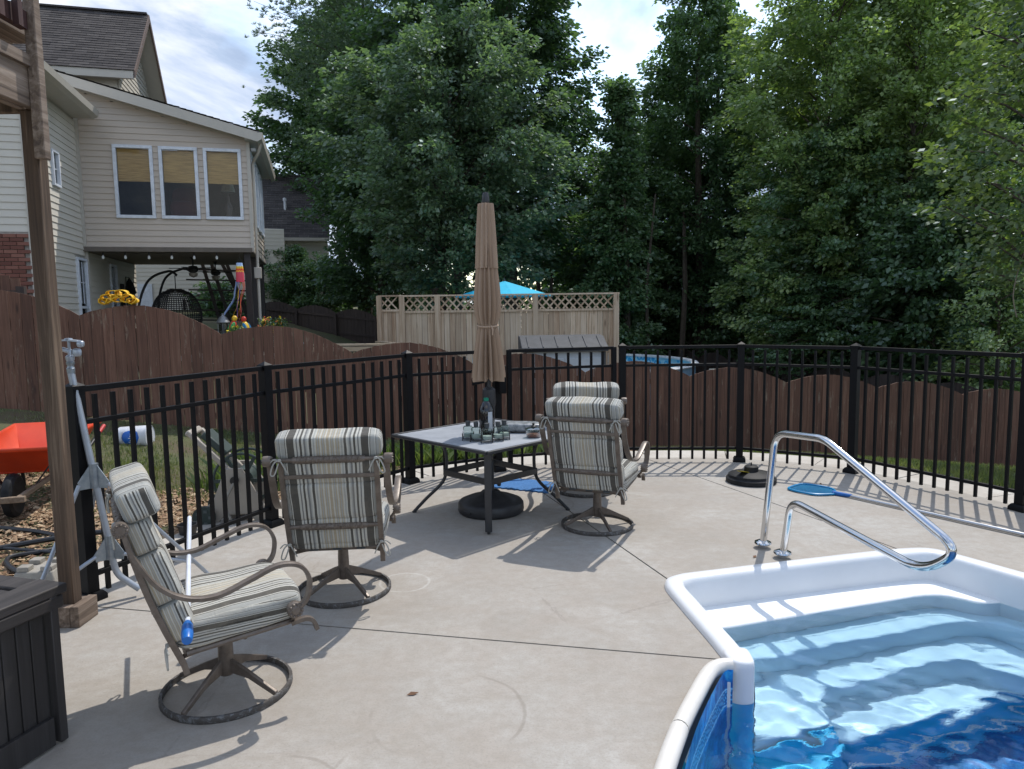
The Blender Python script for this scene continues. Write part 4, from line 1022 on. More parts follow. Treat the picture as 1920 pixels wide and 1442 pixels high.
# porch posts under the sunroom, downspout
for v in (.12, 1.55, 3.0, 4.35): MB().box((3.36, v, 1.9), (.14, .14, 2.56)).build('porch_post', DPOST, house, bevel=.005)
ds = fillet([(3.78, .02, eave_z - .12), (3.72, .10, 5.45), (3.56, .32, 5.25), (3.56, .32, .7)], .08)
MB().tube(ds, .035, 8).build('downspout', TRIM, house)
MB().box((3.56, .32, 2.72), (.16, .16, .26)).build('downspout_box', TRIM, house, bevel=.01)
MB().box((3.60, .16, 5.52), (.12, .10, .08)).build('flood_light', WHT, house, bevel=.02)
MB().box((1.7, 2.2, .72), (4.2, 5.2, .16)).build('porch_slab', CONC2, house, smooth=False)
# lamp inside the sunroom
lm = thing('table_lamp', 'cream shaded table lamp inside the right sunroom window', 'lamp', HP(2.95, .75, 3.72), HA)
MB().lathe([(.16, .92), (.11, 1.14)], 20).build('lamp_shade', simple('lamp_shade', (.55, .50, .38), .8), lm)
MB().lathe([(.09, 0), (.03, .1), (.07, .35), (.09, .55), (.03, .7), (.012, .9)], 16).build('base', simple('lamp_base', (.15, .11, .09), .3), lm)
MB().lathe([(.3, -.04), (.3, 0), (.001, .001)], 18).build('side_table', DARKIN, lm)
ch = thing('armchair', 'dim red armchair inside the middle sunroom window', 'armchair', HP(1.95, .9, 3.72), HA)
MB().puff((0, 0, .45), (.6, .5, .5), p=4).build('seat', simple('red_upholstery', (.12, .03, .025), .9), ch); MB().puff((0, .25, .75), (.6, .16, .6), p=4).build('backrest', MATS['red_upholstery'], ch)

# porch contents ---------------------------------------------------------
BLKM = simple('black_metal', (.012, .012, .012), .45)
for k, (u, s_) in enumerate(((.35, 'first'), (.80, 'second'), (1.28, 'third'), (1.75, 'fourth'), (2.22, 'fifth'), (2.70, 'sixth'))):
    b_ = thing('string_light', f'{s_} hanging glass bulb from the left under the front edge of the sunroom', 'light bulb', HP(u, .06, 3.17), HA, 'string lights under the sunroom')
    MB().lathe([(.010, 0), (.012, -.03), (.018, -.05), (.018, -.075)], 8).build('socket', BLKM, b_)
    MB().lathe([(.015, -.075), (.030, -.11), (.026, -.15), (.0, -.165)], 10).build('bulb', simple('frosted_bulb', (.75, .75, .72), .3), b_)
    if k < 5:
        MB().tube([(0, 0, -.002), (.235, 0, -.035), (.46, 0, -.002)], .004, 5).build('wire', BLKM, b_)
for (u, v, lab) in ((1.95, 1.6, 'dark ceiling fan with light bowl, nearer one under the sunroom'), (2.28, 3.1, 'dark ceiling fan with light bowl, farther one under the sunroom')):
    f = thing('ceiling_fan', lab, 'ceiling fan', HP(u, v, 3.17), HA, 'ceiling fans on the porch')
    MB().lathe([(.07, 0), (.03, -.05), (.018, -.07), (.018, -.20), (.10, -.22), (.13, -.30), (.10, -.36), (.05, -.37)], 14).build('motor', BLKM, f)
    MB().lathe([(.05, -.37), (.11, -.39), (.09, -.46), (.0, -.50)], 14).build('lamp_bowl', simple('frosted_bowl', (.30, .27, .23), .5), f)
    for k in range(5):
        a = 2 * math.pi * k / 5 + u; MB().box((math.cos(a) * .33, math.sin(a) * .33, -.27), (.42, .12, .012), rotz(a)).build('blade', DPOST, f, smooth=False)
# hanging egg chair
WK = simple('dark_wicker', (.022, .020, .020), .6)
eg = thing('egg_chair', 'dark wicker hanging egg chair on a curved stand in the porch', 'hanging chair', HP(1.55, 1.45, .80), HA)
def egg_pt(a, z):
    t_ = (z - .25) / 1.35; r_ = .52 * math.sqrt(max(0, 1 - (2 * t_ - 1) ** 2)) ** .9; return (r_ * math.cos(a) * 1.1, r_ * math.sin(a), z)
mb = MB()
for i in range(27):
    z = .29 + 1.28 * i / 26
    mb.tube([egg_pt(R(15 + 240 * k / 18), z) for k in range(19)], .013, 5)
for j in range(38):
    a = R(15 + 240 * j / 37); mb.tube([egg_pt(a, .26 + 1.33 * k / 12) for k in range(13)], .011, 5)
mb.build('basket', WK, eg)
MB().puff((.05, .0, .55), (.7, .7, .24), p=3).build('cushion', simple('dark_cushion', (.03, .03, .035), .9), eg)
MB().tube(spline([(-.55, -.1, .0), (-.85, -.1, .9), (-.62, -.05, 1.75), (-.15, 0, 2.02), (.05, 0, 1.92)], 8), .03, 8).tube(spline([(-.25, .45, .0), (-.5, .4, .9), (-.3, .25, 1.8), (.15, .1, 2.08), (.38, .1, 2.0)], 8), .028, 8).build('stand', BLKM, eg)
MB().tube([(.0, 0, 1.92), (.0, 0, 1.58)], .012, 6).build('hanging_chain', BLKM, eg)
# pergola / trellis seen through the porch
pg = thing('garden_trellis', 'tall leaning dark trellis frame seen through the porch', 'trellis', HP(2.2, 5.6, .75), HA)
for (x0, x1) in ((-.75, -.15), (-.45, .1), (.15, .5), (.62, .95), (.35, .30)): MB().bar((x1 - .55, 0, 3.0), (x0 + .75, .1, 0), .05, .10).build('trellis_post', DPOST, pg, smooth=False)
for k in range(8): MB().bar((-1.15 + k * .05, -.05, 2.65 - k * .3), (.9 + k * .05, -.05, 2.6 - k * .3), .035, .045).build('trellis_rail', DPOST, pg, smooth=False)
# wall decorations
def decor(name, lab, v, z, shape):
    o = thing(name, lab, 'wall decoration', HP(.045, v, z), HA); shape(o); return o
decor('wall_plaque', 'tall narrow dark wooden plaque beside the porch window', 2.85, 2.1, lambda o: [MB().box((0, 0, 0), (.03, .26, .95)).build('board', DARKIN, o, smooth=False)])
def _sconce(o):
    mb = MB()
    for k in range(9): mb.bar((.01, -.17, -.5 + k * .14), (.01, .17, -.5 + k * .14), .012, .02)
    for s_ in (-.17, .17): mb.bar((.01, s_, -.55), (.01, s_, .62), .012, .02)
    mb.build('grille', BLKM, o, smooth=False); MB().lathe([(0, .62), (.10, .45), (.16, .2), (.02, .1)], 5, (.05, 0, 0)).build('star', BLKM, o)
decor('metal_wall_panel', 'black wrought metal wall panel topped by a star in the porch', 3.40, 2.15, _sconce)
decor('wall_mirror', 'dark oval wall mirror ringed by small black leaves in the porch', 3.98, 2.1, lambda o: [MB().lathe([(.001, .03), (.11, .03), (.13, .015), (.13, 0)], 18, rot=Matrix.Rotation(R(90), 3, 'Y') @ Matrix.Diagonal((2.6, 1, 1))).build('mirror_plate', BLKM, o)] + [MB().lathe([(.0, .02), (.045, .01), (.0, 0)], 5, (0, .27 * math.cos(a), .5 * math.sin(a)), rot=Matrix.Rotation(R(90), 3, 'Y') @ Matrix.Diagonal((1.8, 1, 1))).build('leaf', BLKM, o) for a in [k * math.pi / 4 for k in range(8)]])
# windsock
ws = thing('windsock', 'rainbow striped windsock with streaming tails hanging beside the porch post', 'windsock', HP(3.22, -.35, 2.93), HA)
t = NT('rainbow_fabric'); sp_ = t.n.new('ShaderNodeSeparateXYZ'); t.link(t.tc.outputs['Object'], sp_.inputs[0])
zz = t.math('ADD', sp_.outputs['Z'], t.math('MULTIPLY', t.math('ABSOLUTE', t.math('SINE', t.math('MULTIPLY', sp_.outputs['X'], 60))), .02))
t.base(t.ramp(t.math('MULTIPLY', zz, -1.9), [(0, (.45, .6, .9)), (.10, (.55, .7, .95)), (.16, (.9, .65, .05)), (.22, (.9, .35, .03)), (.28, (.8, .06, .03)), (.34, (.9, .45, .05)), (.40, (.75, .08, .12))], True)); t.set(Roughness=.8)
MB().lathe([(.065, -.02), (.085, -.2), (.09, -.45)], 14).build('sock', t.m, ws)
MB().tube([(0, 0, .2), (0, 0, .1), (.06, 0, -.02)], .003, 4).tube([(0, 0, .1), (-.06, 0, -.02)], .003, 4).build('cord', BLKM, ws)
TC = [((.70, .06, .05), 'red'), ((.85, .30, .04), 'orange'), ((.85, .62, .08), 'yellow'), ((.35, .50, .85), 'blue'), ((.50, .65, .90), 'pale blue'), ((.35, .18, .60), 'purple'), ((.8, .12, .1), 'scarlet')]
for k, (c_, nm) in enumerate(TC):
    a = 2 * math.pi * k / 7; x0, y0 = .08 * math.cos(a), .08 * math.sin(a); dx = -.42 if k in (3, 4) else (-.22 if k < 3 else -.12)
    pts = [(x0 + dx * (s / 8) ** 1.6 + .02 * math.sin(s * 1.3 + k), y0 + .02 * math.sin(s + k), -.44 - s * .115) for s in range(9)]
    o = MB().tube(pts, .042, prof=[(-1, -.06), (1, -.06), (1, .06), (-1, .06)]).build('streamer', simple('streamer_' + nm.replace(' ', '_'), c_, .8), ws)
# yellow bow, flowers, lantern, parrots on the fence line
YEL = simple('yellow_blooms', (.80, .50, .02), .7, c2=(.70, .38, .01), scale=20)
yb = thing('yellow_bow', 'bright yellow ribbon bow tied on top of the brown fence', 'bow', (-5.45, 10.07, 1.97))
for k, (x, z, rr) in enumerate(((-.13, .03, .09), (-.06, .08, .09), (.05, .09, .085), (.13, .03, .09), (.0, .03, .08), (-.19, -.01, .06), (.2, -.01, .06))):
    cxx, czz = x, z
    MB().tube([(cxx + rr * .95 * math.cos(a_) * (1 + .2 * math.sin(a_)), .03 * math.sin(2 * a_ + k), czz + rr * .62 * math.sin(a_)) for a_ in [2 * math.pi * j / 18 for j in range(18)]], .035, closed=True, up=(0, 1, 0), prof=[(-.14, -1), (.14, -1), (.14, 1), (-.14, 1)]).build('loop', YEL, yb)
def flowers(name, lab, loc, cols, n, spread, h, pot=None):
    f = thing(name, lab, 'flowers', loc)
    if pot: MB().lathe([(.10, 0), (.15, .2), (.14, .2)], 14).build('pot', pot, f)
    V = []
    for k in range(260):
        a = rnd.uniform(0, 6.3); q = spread * rnd.random() ** .6; V.append((q * math.cos(a), q * math.sin(a) * .7, h * rnd.random()))
    P = np.array(V); 
    lm_ = leaf_mat('flower_leaf', (.03, .07, .015), (.06, .12, .03), (.12, .18, .05))
    leaf_cloud('foliage', P, .035, lm_, f, .06)
    for c_, nm in cols:
        Q = np.array([(spread * rnd.uniform(-.9, .9), spread * rnd.uniform(-.6, .3), h * rnd.uniform(.5, 1.15)) for _ in range(n)])
        leaf_cloud('blossoms', Q, .02, simple('petal_' + nm, c_, .7), f, .055, per=5)
    return f
def leaf_cloud(name, centers, sig, mat, parent, size, per=7, asp=.55, up=.35):
    n = len(centers) * per; C_ = np.repeat(np.asarray(centers), per, 0) + rng.normal(0, sig, (n, 3))
    return leaf_quads(name, C_, size, mat, parent, asp, up)
def leaf_quads(name, C_, size, mat, parent=None, asp=.55, up=.35, dirs=None, jit=.35):
    n = len(C_); d = rng.normal(0, 1, (n, 3)) if dirs is None else dirs + rng.normal(0, .35, (n, 3)); d[:, 2] -= .25; d /= np.linalg.norm(d, axis=1)[:, None]
    nr = rng.normal(0, 1, (n, 3)); nr[:, 2] += up * 3; s = np.cross(d, nr); s /= np.linalg.norm(s, axis=1)[:, None] + 1e-9
    L = size * rng.uniform(1 - jit, 1 + jit, n)[:, None]; Wd = L * asp / 2
    V = np.stack([C_, C_ + d * L * .45 + s * Wd, C_ + d * L, C_ + d * L * .45 - s * Wd], 1).reshape(-1, 3)
    return np_mesh(name, V, np.arange(n * 4).reshape(-1, 4), mat, parent)
flowers('potted_flowers', 'yellow and orange flowers standing behind the fence beside the porch posts', HP(3.85, -.6, 1.05), [((.80, .62, .03), 'yellow'), ((.80, .25, .10), 'coral')], 26, .34, .55, simple('pale_pot', (.5, .52, .5), .6))
flowers('potted_flowers', 'low clump of yellow flowers just above the brown fence', HP(3.15, -.85, 1.15), [((.85, .65, .03), 'gold')], 22, .20, .28)
ln = thing('lantern', 'grey metal lantern standing behind the dip in the brown fence', 'lantern', HP(2.85, -.7, 1.18), HA)
GAL = simple('grey_metal', (.22, .23, .24), .4, .6)
MB().lathe([(.15, 0), (.15, .05), (.12, .06)], 16).build('base', GAL, ln); MB().lathe([(.12, .38), (.15, .40), (.09, .50), (.03, .56), (.03, .60)], 16).build('cap', GAL, ln)
for k in range(4): MB().bar((.11 * math.cos(k * 1.571), .11 * math.sin(k * 1.571), .05), (.11 * math.cos(k * 1.571), .11 * math.sin(k * 1.571), .39), .015, .015).build('corner_rod', GAL, ln)
MB().lathe([(.09, .06), (.09, .38)], 16).build('glass', GLASS, ln)
def parrot(lab, loc, cols, rz):
    p_ = thing('parrot_figurine', lab, 'figurine', loc, rz)
    MB().puff((0, 0, .17), (.15, .15, .30), p=2.2, n=8, rot=Matrix.Rotation(.3, 3, 'Y')).build('body', simple('parrot_' + cols[0][1], cols[0][0], .5), p_)
    MB().puff((.05, 0, .36), (.12, .10, .13), p=2.1, n=7).build('head', simple('parrot_' + cols[1][1], cols[1][0], .5), p_)
    MB().lathe([(.028, 0), (.018, .03), (0, .06)], 8, (.10, 0, .36), rot=Matrix.Rotation(R(110), 3, 'Y')).build('beak', BLKM, p_)
    for s_ in (-1, 1): MB().puff((-.03, s_ * .07, .17), (.10, .03, .24), p=2.3, n=6, rot=Matrix.Rotation(.4, 3, 'Y')).build('wing', simple('parrot_' + cols[2][1], cols[2][0], .5), p_)
    MB().puff((-.12, 0, -.02), (.06, .06, .26), p=2.2, n=5, rot=Matrix.Rotation(.5, 3, 'Y')).build('tail', simple('parrot_' + cols[3][1], cols[3][0], .5), p_)
cY, cR, cB, cG = ((.8, .5, .03), 'yellow'), ((.65, .05, .03), 'red'), ((.02, .25, .55), 'blue'), ((.05, .40, .12), 'green')
parrot('colourful parrot figurine with orange breast beside the lantern', HP(3.05, -.75, 1.30), (cR, cY, cG, cB), R(40))
parrot('colourful parrot figurine with blue green wing beside the porch post', HP(3.33, -.8, 1.28), (cY, cR, cB, cG), R(160))

ptb = thing('garden_table', 'dark wooden table edge behind the brown fence under the lantern and parrots', 'table', HP(3.1, -.75, .7), HA)
MB().box((0, 0, .45), (1.0, .5, .04)).build('table_top', DPOST, ptb, smooth=False)
for sx in (-.45, .45):
    for sy in (-.2, .2): MB().box((sx, sy, .215), (.05, .05, .43)).build('leg', DPOST, ptb, smooth=False)

# neighbouring cream house behind the porch and dark-roofed house further right
h2 = thing('neighbour_house', 'cream sided house with dark shingle roof and vent pipe right of the sunroom', 'house', (-15.4, 32.0, 0), R(12))
lap_wall(h2, (0, 0), (1, 0), (0, -1), -1.0, 7.2, .5, 5.1, SID, .16, [(4.45, 5.05, 4.1, 4.9)])
MB().box((3.1, 1.6, 2.8), (8.1, 3.0, 4.5)).build('inner_shell', SID, h2, smooth=False)
r2_ = MB().extrude([(-1.6, -.5, 5.12), (-1.6, 3.6, 8.6), (-1.6, 3.6, 8.45), (-1.6, -.5, 4.97)], (8.9, 0, 0)).build('roof', TRIM, h2, smooth=False)
shingle_plane(r2_, (-1.6, -.52, 5.13), (7.3, -.52, 5.13), (0, 4.1, 3.48), 5.35, exp=.2, tab=.4)
MB().box((2.8, -.52, 5.05), (8.9, .10, .14)).build('gutter', TRIM, h2, smooth=False)
MB().lathe([(.06, 0), (.06, .62), (.09, .62), (.09, .74), (0, .78)], 12, (5.3, 1.2, 6.35)).build('vent_pipe', simple('vent_grey', (.55, .57, .60), .5), h2)
window(h2, (4.75, 0, 4.5), .6, .8, (1, 0), (0, -1))
h3 = thing('neighbour_house', 'cream sided house glimpsed through the open porch', 'house', (-14.8, 29.0, 0), R(20))
lap_wall(h3, (0, 0), (1, 0), (0, -1), -4.0, 5.6, .6, 5.3, SID, .16)
MB().box((.8, 1.0, 3.0), (9.4, 1.8, 4.6)).build('inner_shell', SID, h3, smooth=False)
MB().box((-.2, -.05, 2.2), (1.3, .06, 1.6)).build('garage_panel', WHT, h3, smooth=False)
# small brown gate at far left behind the fence
sg_ = thing('garden_gate', 'small arched dark brown gate in front of the brick wall', 'gate', (-8.35, 11.6, 0), R(10))
for k in range(9):
    x = -.75 + k * .145; hz = 2.28 + .17 * math.cos((x + .17) * 2.2)
    MB().box((x, 0, hz / 2 + .3), (.14, .02, hz - .5)).build('board', FB, sg_, smooth=False)
MB().box((.0, -.03, 2.14), (1.0, .05, .09)).build('rail', DK, sg_, smooth=False); MB().box((.50, -.03, 1.5), (.12, .09, 1.5)).build('post', DK, sg_, smooth=False)
# ================================================================ PATIO CHAIRS
TAU = NT('taupe_metal'); TAU.base(TAU.mix(TAU.ramp(TAU.noise(14, 5, .7), [(.4, (0, 0, 0)), (.62, (1, 1, 1))]), (.115, .090, .072), (.165, .135, .112))); TAU.set(Roughness=.42, Metallic=.25); TAU.bump(TAU.noise(120, 3, .6), .15, .004); TAUPE = TAU.m
RW = NT('worn_ring'); RW.base(RW.mix(RW.ramp(RW.noise(38, 8, .8), [(.50, (0, 0, 0)), (.62, (1, 1, 1))]), (.060, .052, .046), (.16, .165, .17))); RW.set(Roughness=.7); WORN = RW.m
FAB = cushion_mat('striped_seat_fabric', 0.0, 1.6, .1); FABK = cushion_mat('striped_back_fabric', 1.5, .47, .55); STRAP = simple('grey_strap', (.075, .082, .088), .7); RIB = simple('pale_ribbon', (.40, .39, .35), .9)
TZ_, TX_ = .93, -.40
def make_chair(loc, rz, label, recline=0.0, worn=True):
    c = thing('patio_chair', label, 'chair', loc, rz, 'swivel patio chairs with striped cushions')
    ring = [(.285 * math.cos(2 * math.pi * k / 48), .285 * math.sin(2 * math.pi * k / 48), .016) for k in range(48)]
    MB().tube(ring, 1, closed=True, up=(0, 0, 1), prof=[(-.006, -.015), (.006, -.015), (.009, -.010), (.009, .010), (.006, .015), (-.006, .015)]).build('base_ring', WORN if worn else TAUPE, c)
    for k in range(4):
        a = R(40 + 90 * k); ca, sa = math.cos(a), math.sin(a)
        MB().extrude([(p * ca - sa * -.012, p * sa - ca * .012, z) for p, z in ((.02, .095), (.02, .165), (.11, .125), (.279, .040), (.279, .016), (.13, .080))], (-sa * .018, ca * .018, 0)).build('leg', TAUPE, c, bevel=.003)
    MB().lathe([(.030, .080), (.036, .09), (.034, .22), (.030, .30)], 16).build('hub', TAUPE, c)
    MB().box((.02, 0, .315), (.24, .13, .035)).box((.10, 0, .300), (.10, .07, .05)).build('swivel_plate', simple('black_mechanism', (.02, .02, .02), .5), c, bevel=.005)
    # seat frame and straps
    fr = fillet([(-.19, -.255, .335), (.27, -.255, .375), (.27, .255, .375), (-.19, .255, .345), (-.19, -.255, .345)], .05)
    MB().tube(fr, .014, 8).build('seat_frame', TAUPE, c)
    MB().tube(fillet([(-.20, -.25, .325), (-.12, -.2, .315), (-.12, .2, .315), (-.20, .25, .325)], .04), .011, 8).tube([(.05, -.24, .34), (.05, .24, .34)], .011, 8).build('under_bar', TAUPE, c)
    for y in (-.14, 0, .14): MB().tube([(-.215, y, .338), (-.19, y, .366), (0, y, .366), (.27, y, .39), (.292, y, .365)], 1, up=(0, 0, 1), prof=[(-.026, -.004), (.026, -.004), (.026, .004), (-.026, .004)]).build('strap', STRAP, c)
    # back uprights, lightly curved
    def bp(t_, y=0): return (-.205 + (TX_ + .205) * t_ - .018 * math.sin(math.pi * t_) + .0, y, .30 + (TZ_ - .30) * t_)
    for s in (-1, 1):
        pts = [bp(k / 8, s * (.268 + .0 * k)) for k in range(-0, 9)]
        MB().tube([(-.195, s * .268, .255)] + pts, 1, up=(1, 0, .3), prof=[(-.014, -.012), (.014, -.012), (.014, .012), (-.014, .012)]).build('back_post', TAUPE, c)
    def rope(t_, y0, core, name):
        x, _, z = bp(t_); mb = MB(); mb.tube([(x, -y0, z), (x, y0, z)], .0125, 10)
        n = 96; L = core
        for ph in range(3):
            pts = [(x + .013 * math.cos(2 * math.pi * (k / n * 11) + ph * 2.094), -L + 2 * L * k / n, z + .013 * math.sin(2 * math.pi * (k / n * 11) + ph * 2.094)) for k in range(n + 1)]
            mb.tube(pts, .0105, 6)
        for s in (-1, 1): mb.lathe([(.015, -.012), (.019, 0), (.019, .02), (.015, .03)], 12, (x, s * L, z), rot=Matrix.Rotation(R(90) * -s, 3, 'X'))
        return mb.build(name, TAUPE, c)
    rope(1.0, .335, .175, 'top_bar'); rope(.33, .262, .165, 'lower_bar')
    x, _, z = bp(.84); MB().box((x, 0, z), (.016, .53, .024)).build('middle_bar', TAUPE, c, bevel=.003)
    # arms: a flat strap sweeping from the top scroll down, forward and over the front
    for s in (-1, 1):
        y = s * .325
        pts = spline([(-.40, y, .915), (-.365, y, .80), (-.29, y + s * .005, .675), (-.19, y + s * .010, .605), (-.07, y + s * .016, .590), (.06, y + s * .02, .632), (.18, y + s * .02, .672), (.27, y + s * .018, .655), (.315, y + s * .012, .585), (.305, y + s * .005, .50), (.265, y, .455)], 7)
        MB().tube(pts, 1, prof=[(-.022, -.0065), (.022, -.0065), (.022, .0065), (-.022, .0065)] if False else [(-.0075, -.019), (.0075, -.019), (.0105, -.010), (.0105, .010), (.0075, .019), (-.0075, .019)], up=(0, 1, 0)).build('arm', TAUPE, c)
        rs = MB(); rot = Matrix.Rotation(R(90), 3, 'X')
        rs.lathe([(.0, -.019), (.034, -.018), (.036, -.01), (.036, .01), (.034, .018), (.020, .020), (.016, .024), (.0, .025)], 18, (.250, y, .452), rot=rot)
        for k in range(10): a = k * .628; rs.puff((.250 + .027 * math.cos(a), y, .452 + .027 * math.sin(a)), (.015, .052, .015), n=3)
        rs.build('rosette', TAUPE, c)
        sc = MB(); sc.lathe([(.0, -.022), (.030, -.021), (.032, 0), (.030, .021), (.0, .022)], 16, (TX_ - .006, s * .338, TZ_), rot=rot)
        for k in range(9): a = k * .698; sc.puff((TX_ - .006 + .023 * math.cos(a), s * .338, TZ_ + .023 * math.sin(a)), (.013, .056, .013), n=3)
        sc.build('scroll', TAUPE, c)
        MB().tube(spline([(.24, s * .285, .375), (.30, s * .29, .385), (.335, s * .295, .37), (.352, s * .295, .325)], 5), 1, up=(0, 1, 0), prof=[(-.009, -.014), (.009, -.014), (.009, .014), (-.009, .014)]).build('front_scroll', TAUPE, c)
        MB().tube([(.25, s * .27, .375), (.25, s * .32, .44)], .010, 6).build('arm_stay', TAUPE, c)
    # cushions
    def wr(w, v):
        w = w.copy(); a = mnoise.noise(Vector((w.x * 6, w.y * 5, w.z * 6)) + Vector((loc[0], loc[1], 0))) ; w.z += .012 * a * (1 - abs(v.z) * .2); w.x += .006 * a
        # piped edges pull in
        return w
    def seatfn(w, v):
        w = wr(w, v); w.z -= .014 * (abs(v.y) ** 6 + abs(v.x) ** 6) * (1 if v.z > 0 else -.3)
        w.z -= .010 * math.exp(-((w.x) ** 2 + (w.y) ** 2) / .02) if v.z > 0 else 0
        return w
    MB().puff((.035, 0, .432), (.555, .565, .150), n=20, p=7, rot=Matrix.Rotation(-.06, 3, 'Y'), fn=seatfn).build('seat_cushion', FAB, c, ang=70)
    bk = MB(); lean = math.atan2(TX_ + .205, TZ_ - .30)
    def seg(z0, z1, th, off, extra=0):
        t0 = (z0 - .30) / (TZ_ - .30); t1 = (z1 - .30) / (TZ_ - .30); a, b_ = Vector(bp(t0)), Vector(bp(t1)); m = (a + b_) / 2; L = (b_ - a).length
        nrm = Vector(((b_ - a).z, 0, -(b_ - a).x)).normalized(); m = m + nrm * (th / 2 + off)
        bk.puff(m, (th, .555 + extra, L * .995), n=16, p=6.5, rot=Matrix.Rotation(lean, 3, 'Y'), fn=wr)
    seg(.375, .555, .125, -.006); seg(.545, .785, .130, -.006); seg(.775, .93, .115, -.004)
    bk.build('back_cushion', FABK, c, ang=70)
    hd = MB(); m = Vector(bp(1.0)) + Vector((.066, 0, .078)); hd.puff(m, (.150, .60, .150), n=16, p=6, rot=Matrix.Rotation(lean, 3, 'Y'), fn=wr); hd.build('head_roll', FABK, c, ang=70)
    for (t_, s) in ((1.0, -1), (1.0, 1), (.14, -1), (.14, 1)):
        x, _, z = bp(t_); y = s * .268; q = MB(); x -= .018
        q.tube(spline([(x, y, z + .012), (x - .015, y + s * .03, z - .01), (x - .012, y + s * .05, z - .07), (x - .01, y + s * .03, z - .075), (x - .008, y + s * .005, z - .01)], 4), .0045, 5)
        q.tube(spline([(x, y, z + .01), (x - .012, y - s * .02, z - .02), (x - .008, y - s * .04, z - .065)], 4), .004, 5)
        q.tube(spline([(x, y, z), (x - .012, y + s * .03, z + .012), (x - .006, y + s * .055, z - .012)], 4), .004, 5)
        q.puff((x - .004, y, z + .006), (.018, .022, .018), n=3)
        q.build('tie', RIB, c)
    return c
make_chair((-1.36, 3.23, 0), R(31), 'striped swivel patio chair facing right, nearest the dark deck box')
make_chair((-1.085, 4.43, 0), R(95), 'striped swivel patio chair seen from behind, next to the railing post left of the table')
make_chair((.68, 5.73, 0), R(66), 'striped swivel patio chair seen from behind at the right corner of the table')
make_chair((.70, 6.88, 0), R(86), 'striped swivel patio chair mostly hidden, only its head roll showing above the chair before it')

# net pole lying across the first chair
pl = thing('pool_pole', 'white and blue telescopic pole lying across the seat of the nearest chair', 'pole', (0, 0, 0))
A_, B_ = Vector((-1.33, 2.80, .475)), Vector((-1.80, 3.90, .64))
MB().tube([A_.lerp(B_, .06), B_], .0115, 10).build('shaft', simple('white_pole', (.68, .72, .80), .35), pl)
BLUP = simple('blue_plastic', (.01, .13, .45), .35)
MB().tube([A_.lerp(B_, -.045), A_.lerp(B_, -.04), A_, A_.lerp(B_, .045), A_.lerp(B_, .07)], [.018, .021, .024, .022, .014], 14).build('grip', BLUP, pl)

# ================================================================ TABLE, BASE, UMBRELLA
DM = simple('dark_charcoal_metal', (.022, .023, .026), .38, c2=(.03, .031, .034), scale=12)
TX, TY, TH = -.20, 6.20, .70
tb = thing('patio_table', 'square patio table with grey frosted top and curved black legs', 'table', (TX, TY, 0), R(45))
hs = .60
t = NT('frosted_glass_top'); t.base(t.mix(t.ramp(t.noise(2.6, 7, .7), [(.40, (0, 0, 0)), (.62, (1, 1, 1))]), (.27, .29, .32), (.38, .40, .43))); t.set(Roughness=.38); t.bump(t.noise(220, 2, .6), .25, .002)
MB().box((0, 0, TH - .012), (2 * hs - .045, 2 * hs - .045, .012)).build('table_top', t.m, tb, smooth=False)
rm_ = MB()
for k in range(4):
    a = k * math.pi / 2; ca, sa = math.cos(a), math.sin(a)
    rm_.bar((hs * ca - hs * sa, hs * sa + hs * ca, TH - .012), (hs * ca + hs * sa, hs * sa - hs * ca, TH - .012), .032, .026)
rm_.build('rim', DM, tb, smooth=False, bevel=.006)
for k in range(4):
    a = R(45 + 90 * k); ca, sa = math.cos(a), math.sin(a)
    # world heading of this corner decides its leg: the near corner has a straight square leg
    wa = a + R(45); near = abs(math.degrees(wa) % 360 - 270) < 5
    if near: MB().box((.655 * ca, .655 * sa, .352), (.055, .055, .66), rotz(a)).box((.655 * ca, .655 * sa, .012), (.02, .02, .024)).build('leg', DM, tb, bevel=.004)
    else:
        pts = spline([(.66 * ca, .66 * sa, TH - .03), (.47 * ca, .47 * sa, TH - .055), (.395 * ca, .395 * sa, .56), (.385 * ca, .385 * sa, .40), (.42 * ca, .42 * sa, .27), (.57 * ca, .57 * sa, .12), (.675 * ca, .675 * sa, .01)], 7)
        MB().tube(pts, .0145, 8).lathe([(.02, 0), (.02, .012)], 10, (.675 * ca, .675 * sa, 0)).build('leg', DM, tb)
shf = MB(); hh = .42 * .707
for k in range(4):
    a = k * math.pi / 2; ca, sa = math.cos(a), math.sin(a); q = .40 / 1.0 * .72
    shf.bar((q * ca - q * sa, q * sa + q * ca, .355), (q * ca + q * sa, q * sa - q * ca, .355), .018, .052)
shf.build('stretcher', DM, tb, smooth=False, bevel=.003)
MB().bar((-.40, -.40, .352), (-.28, -.28, .352), .03, .05).build('stretcher', DM, tb, smooth=False)

ub = thing('umbrella_base', 'round black weighted umbrella base on the patio under the table', 'umbrella base', (TX, 6.19, 0))
BP = simple('black_plastic', (.018, .018, .020), .45, c2=(.03, .03, .032), scale=14, bump=.2, bscale=90)
MB().lathe([(.265, 0), (.285, .015), (.290, .03), (.287, .085), (.272, .105), (.20, .135), (.10, .165), (.075, .19), (.05, .195)], 48).build('weight', BP, ub)
MB().box((-.20, -.21, .05), (.09, .012, .02), rotz(R(-45))).build('filler_cap', BP, ub, bevel=.004)
MB().lathe([(.032, .19), (.030, .45), (.026, .46)], 16).build('sleeve', GREY_LID, ub)
MB().tube([(.02, -.01, .255), (.06, -.03, .255)], .007, 8).puff((.075, -.037, .255), (.035, .035, .04), n=4).build('knob', BP, ub)

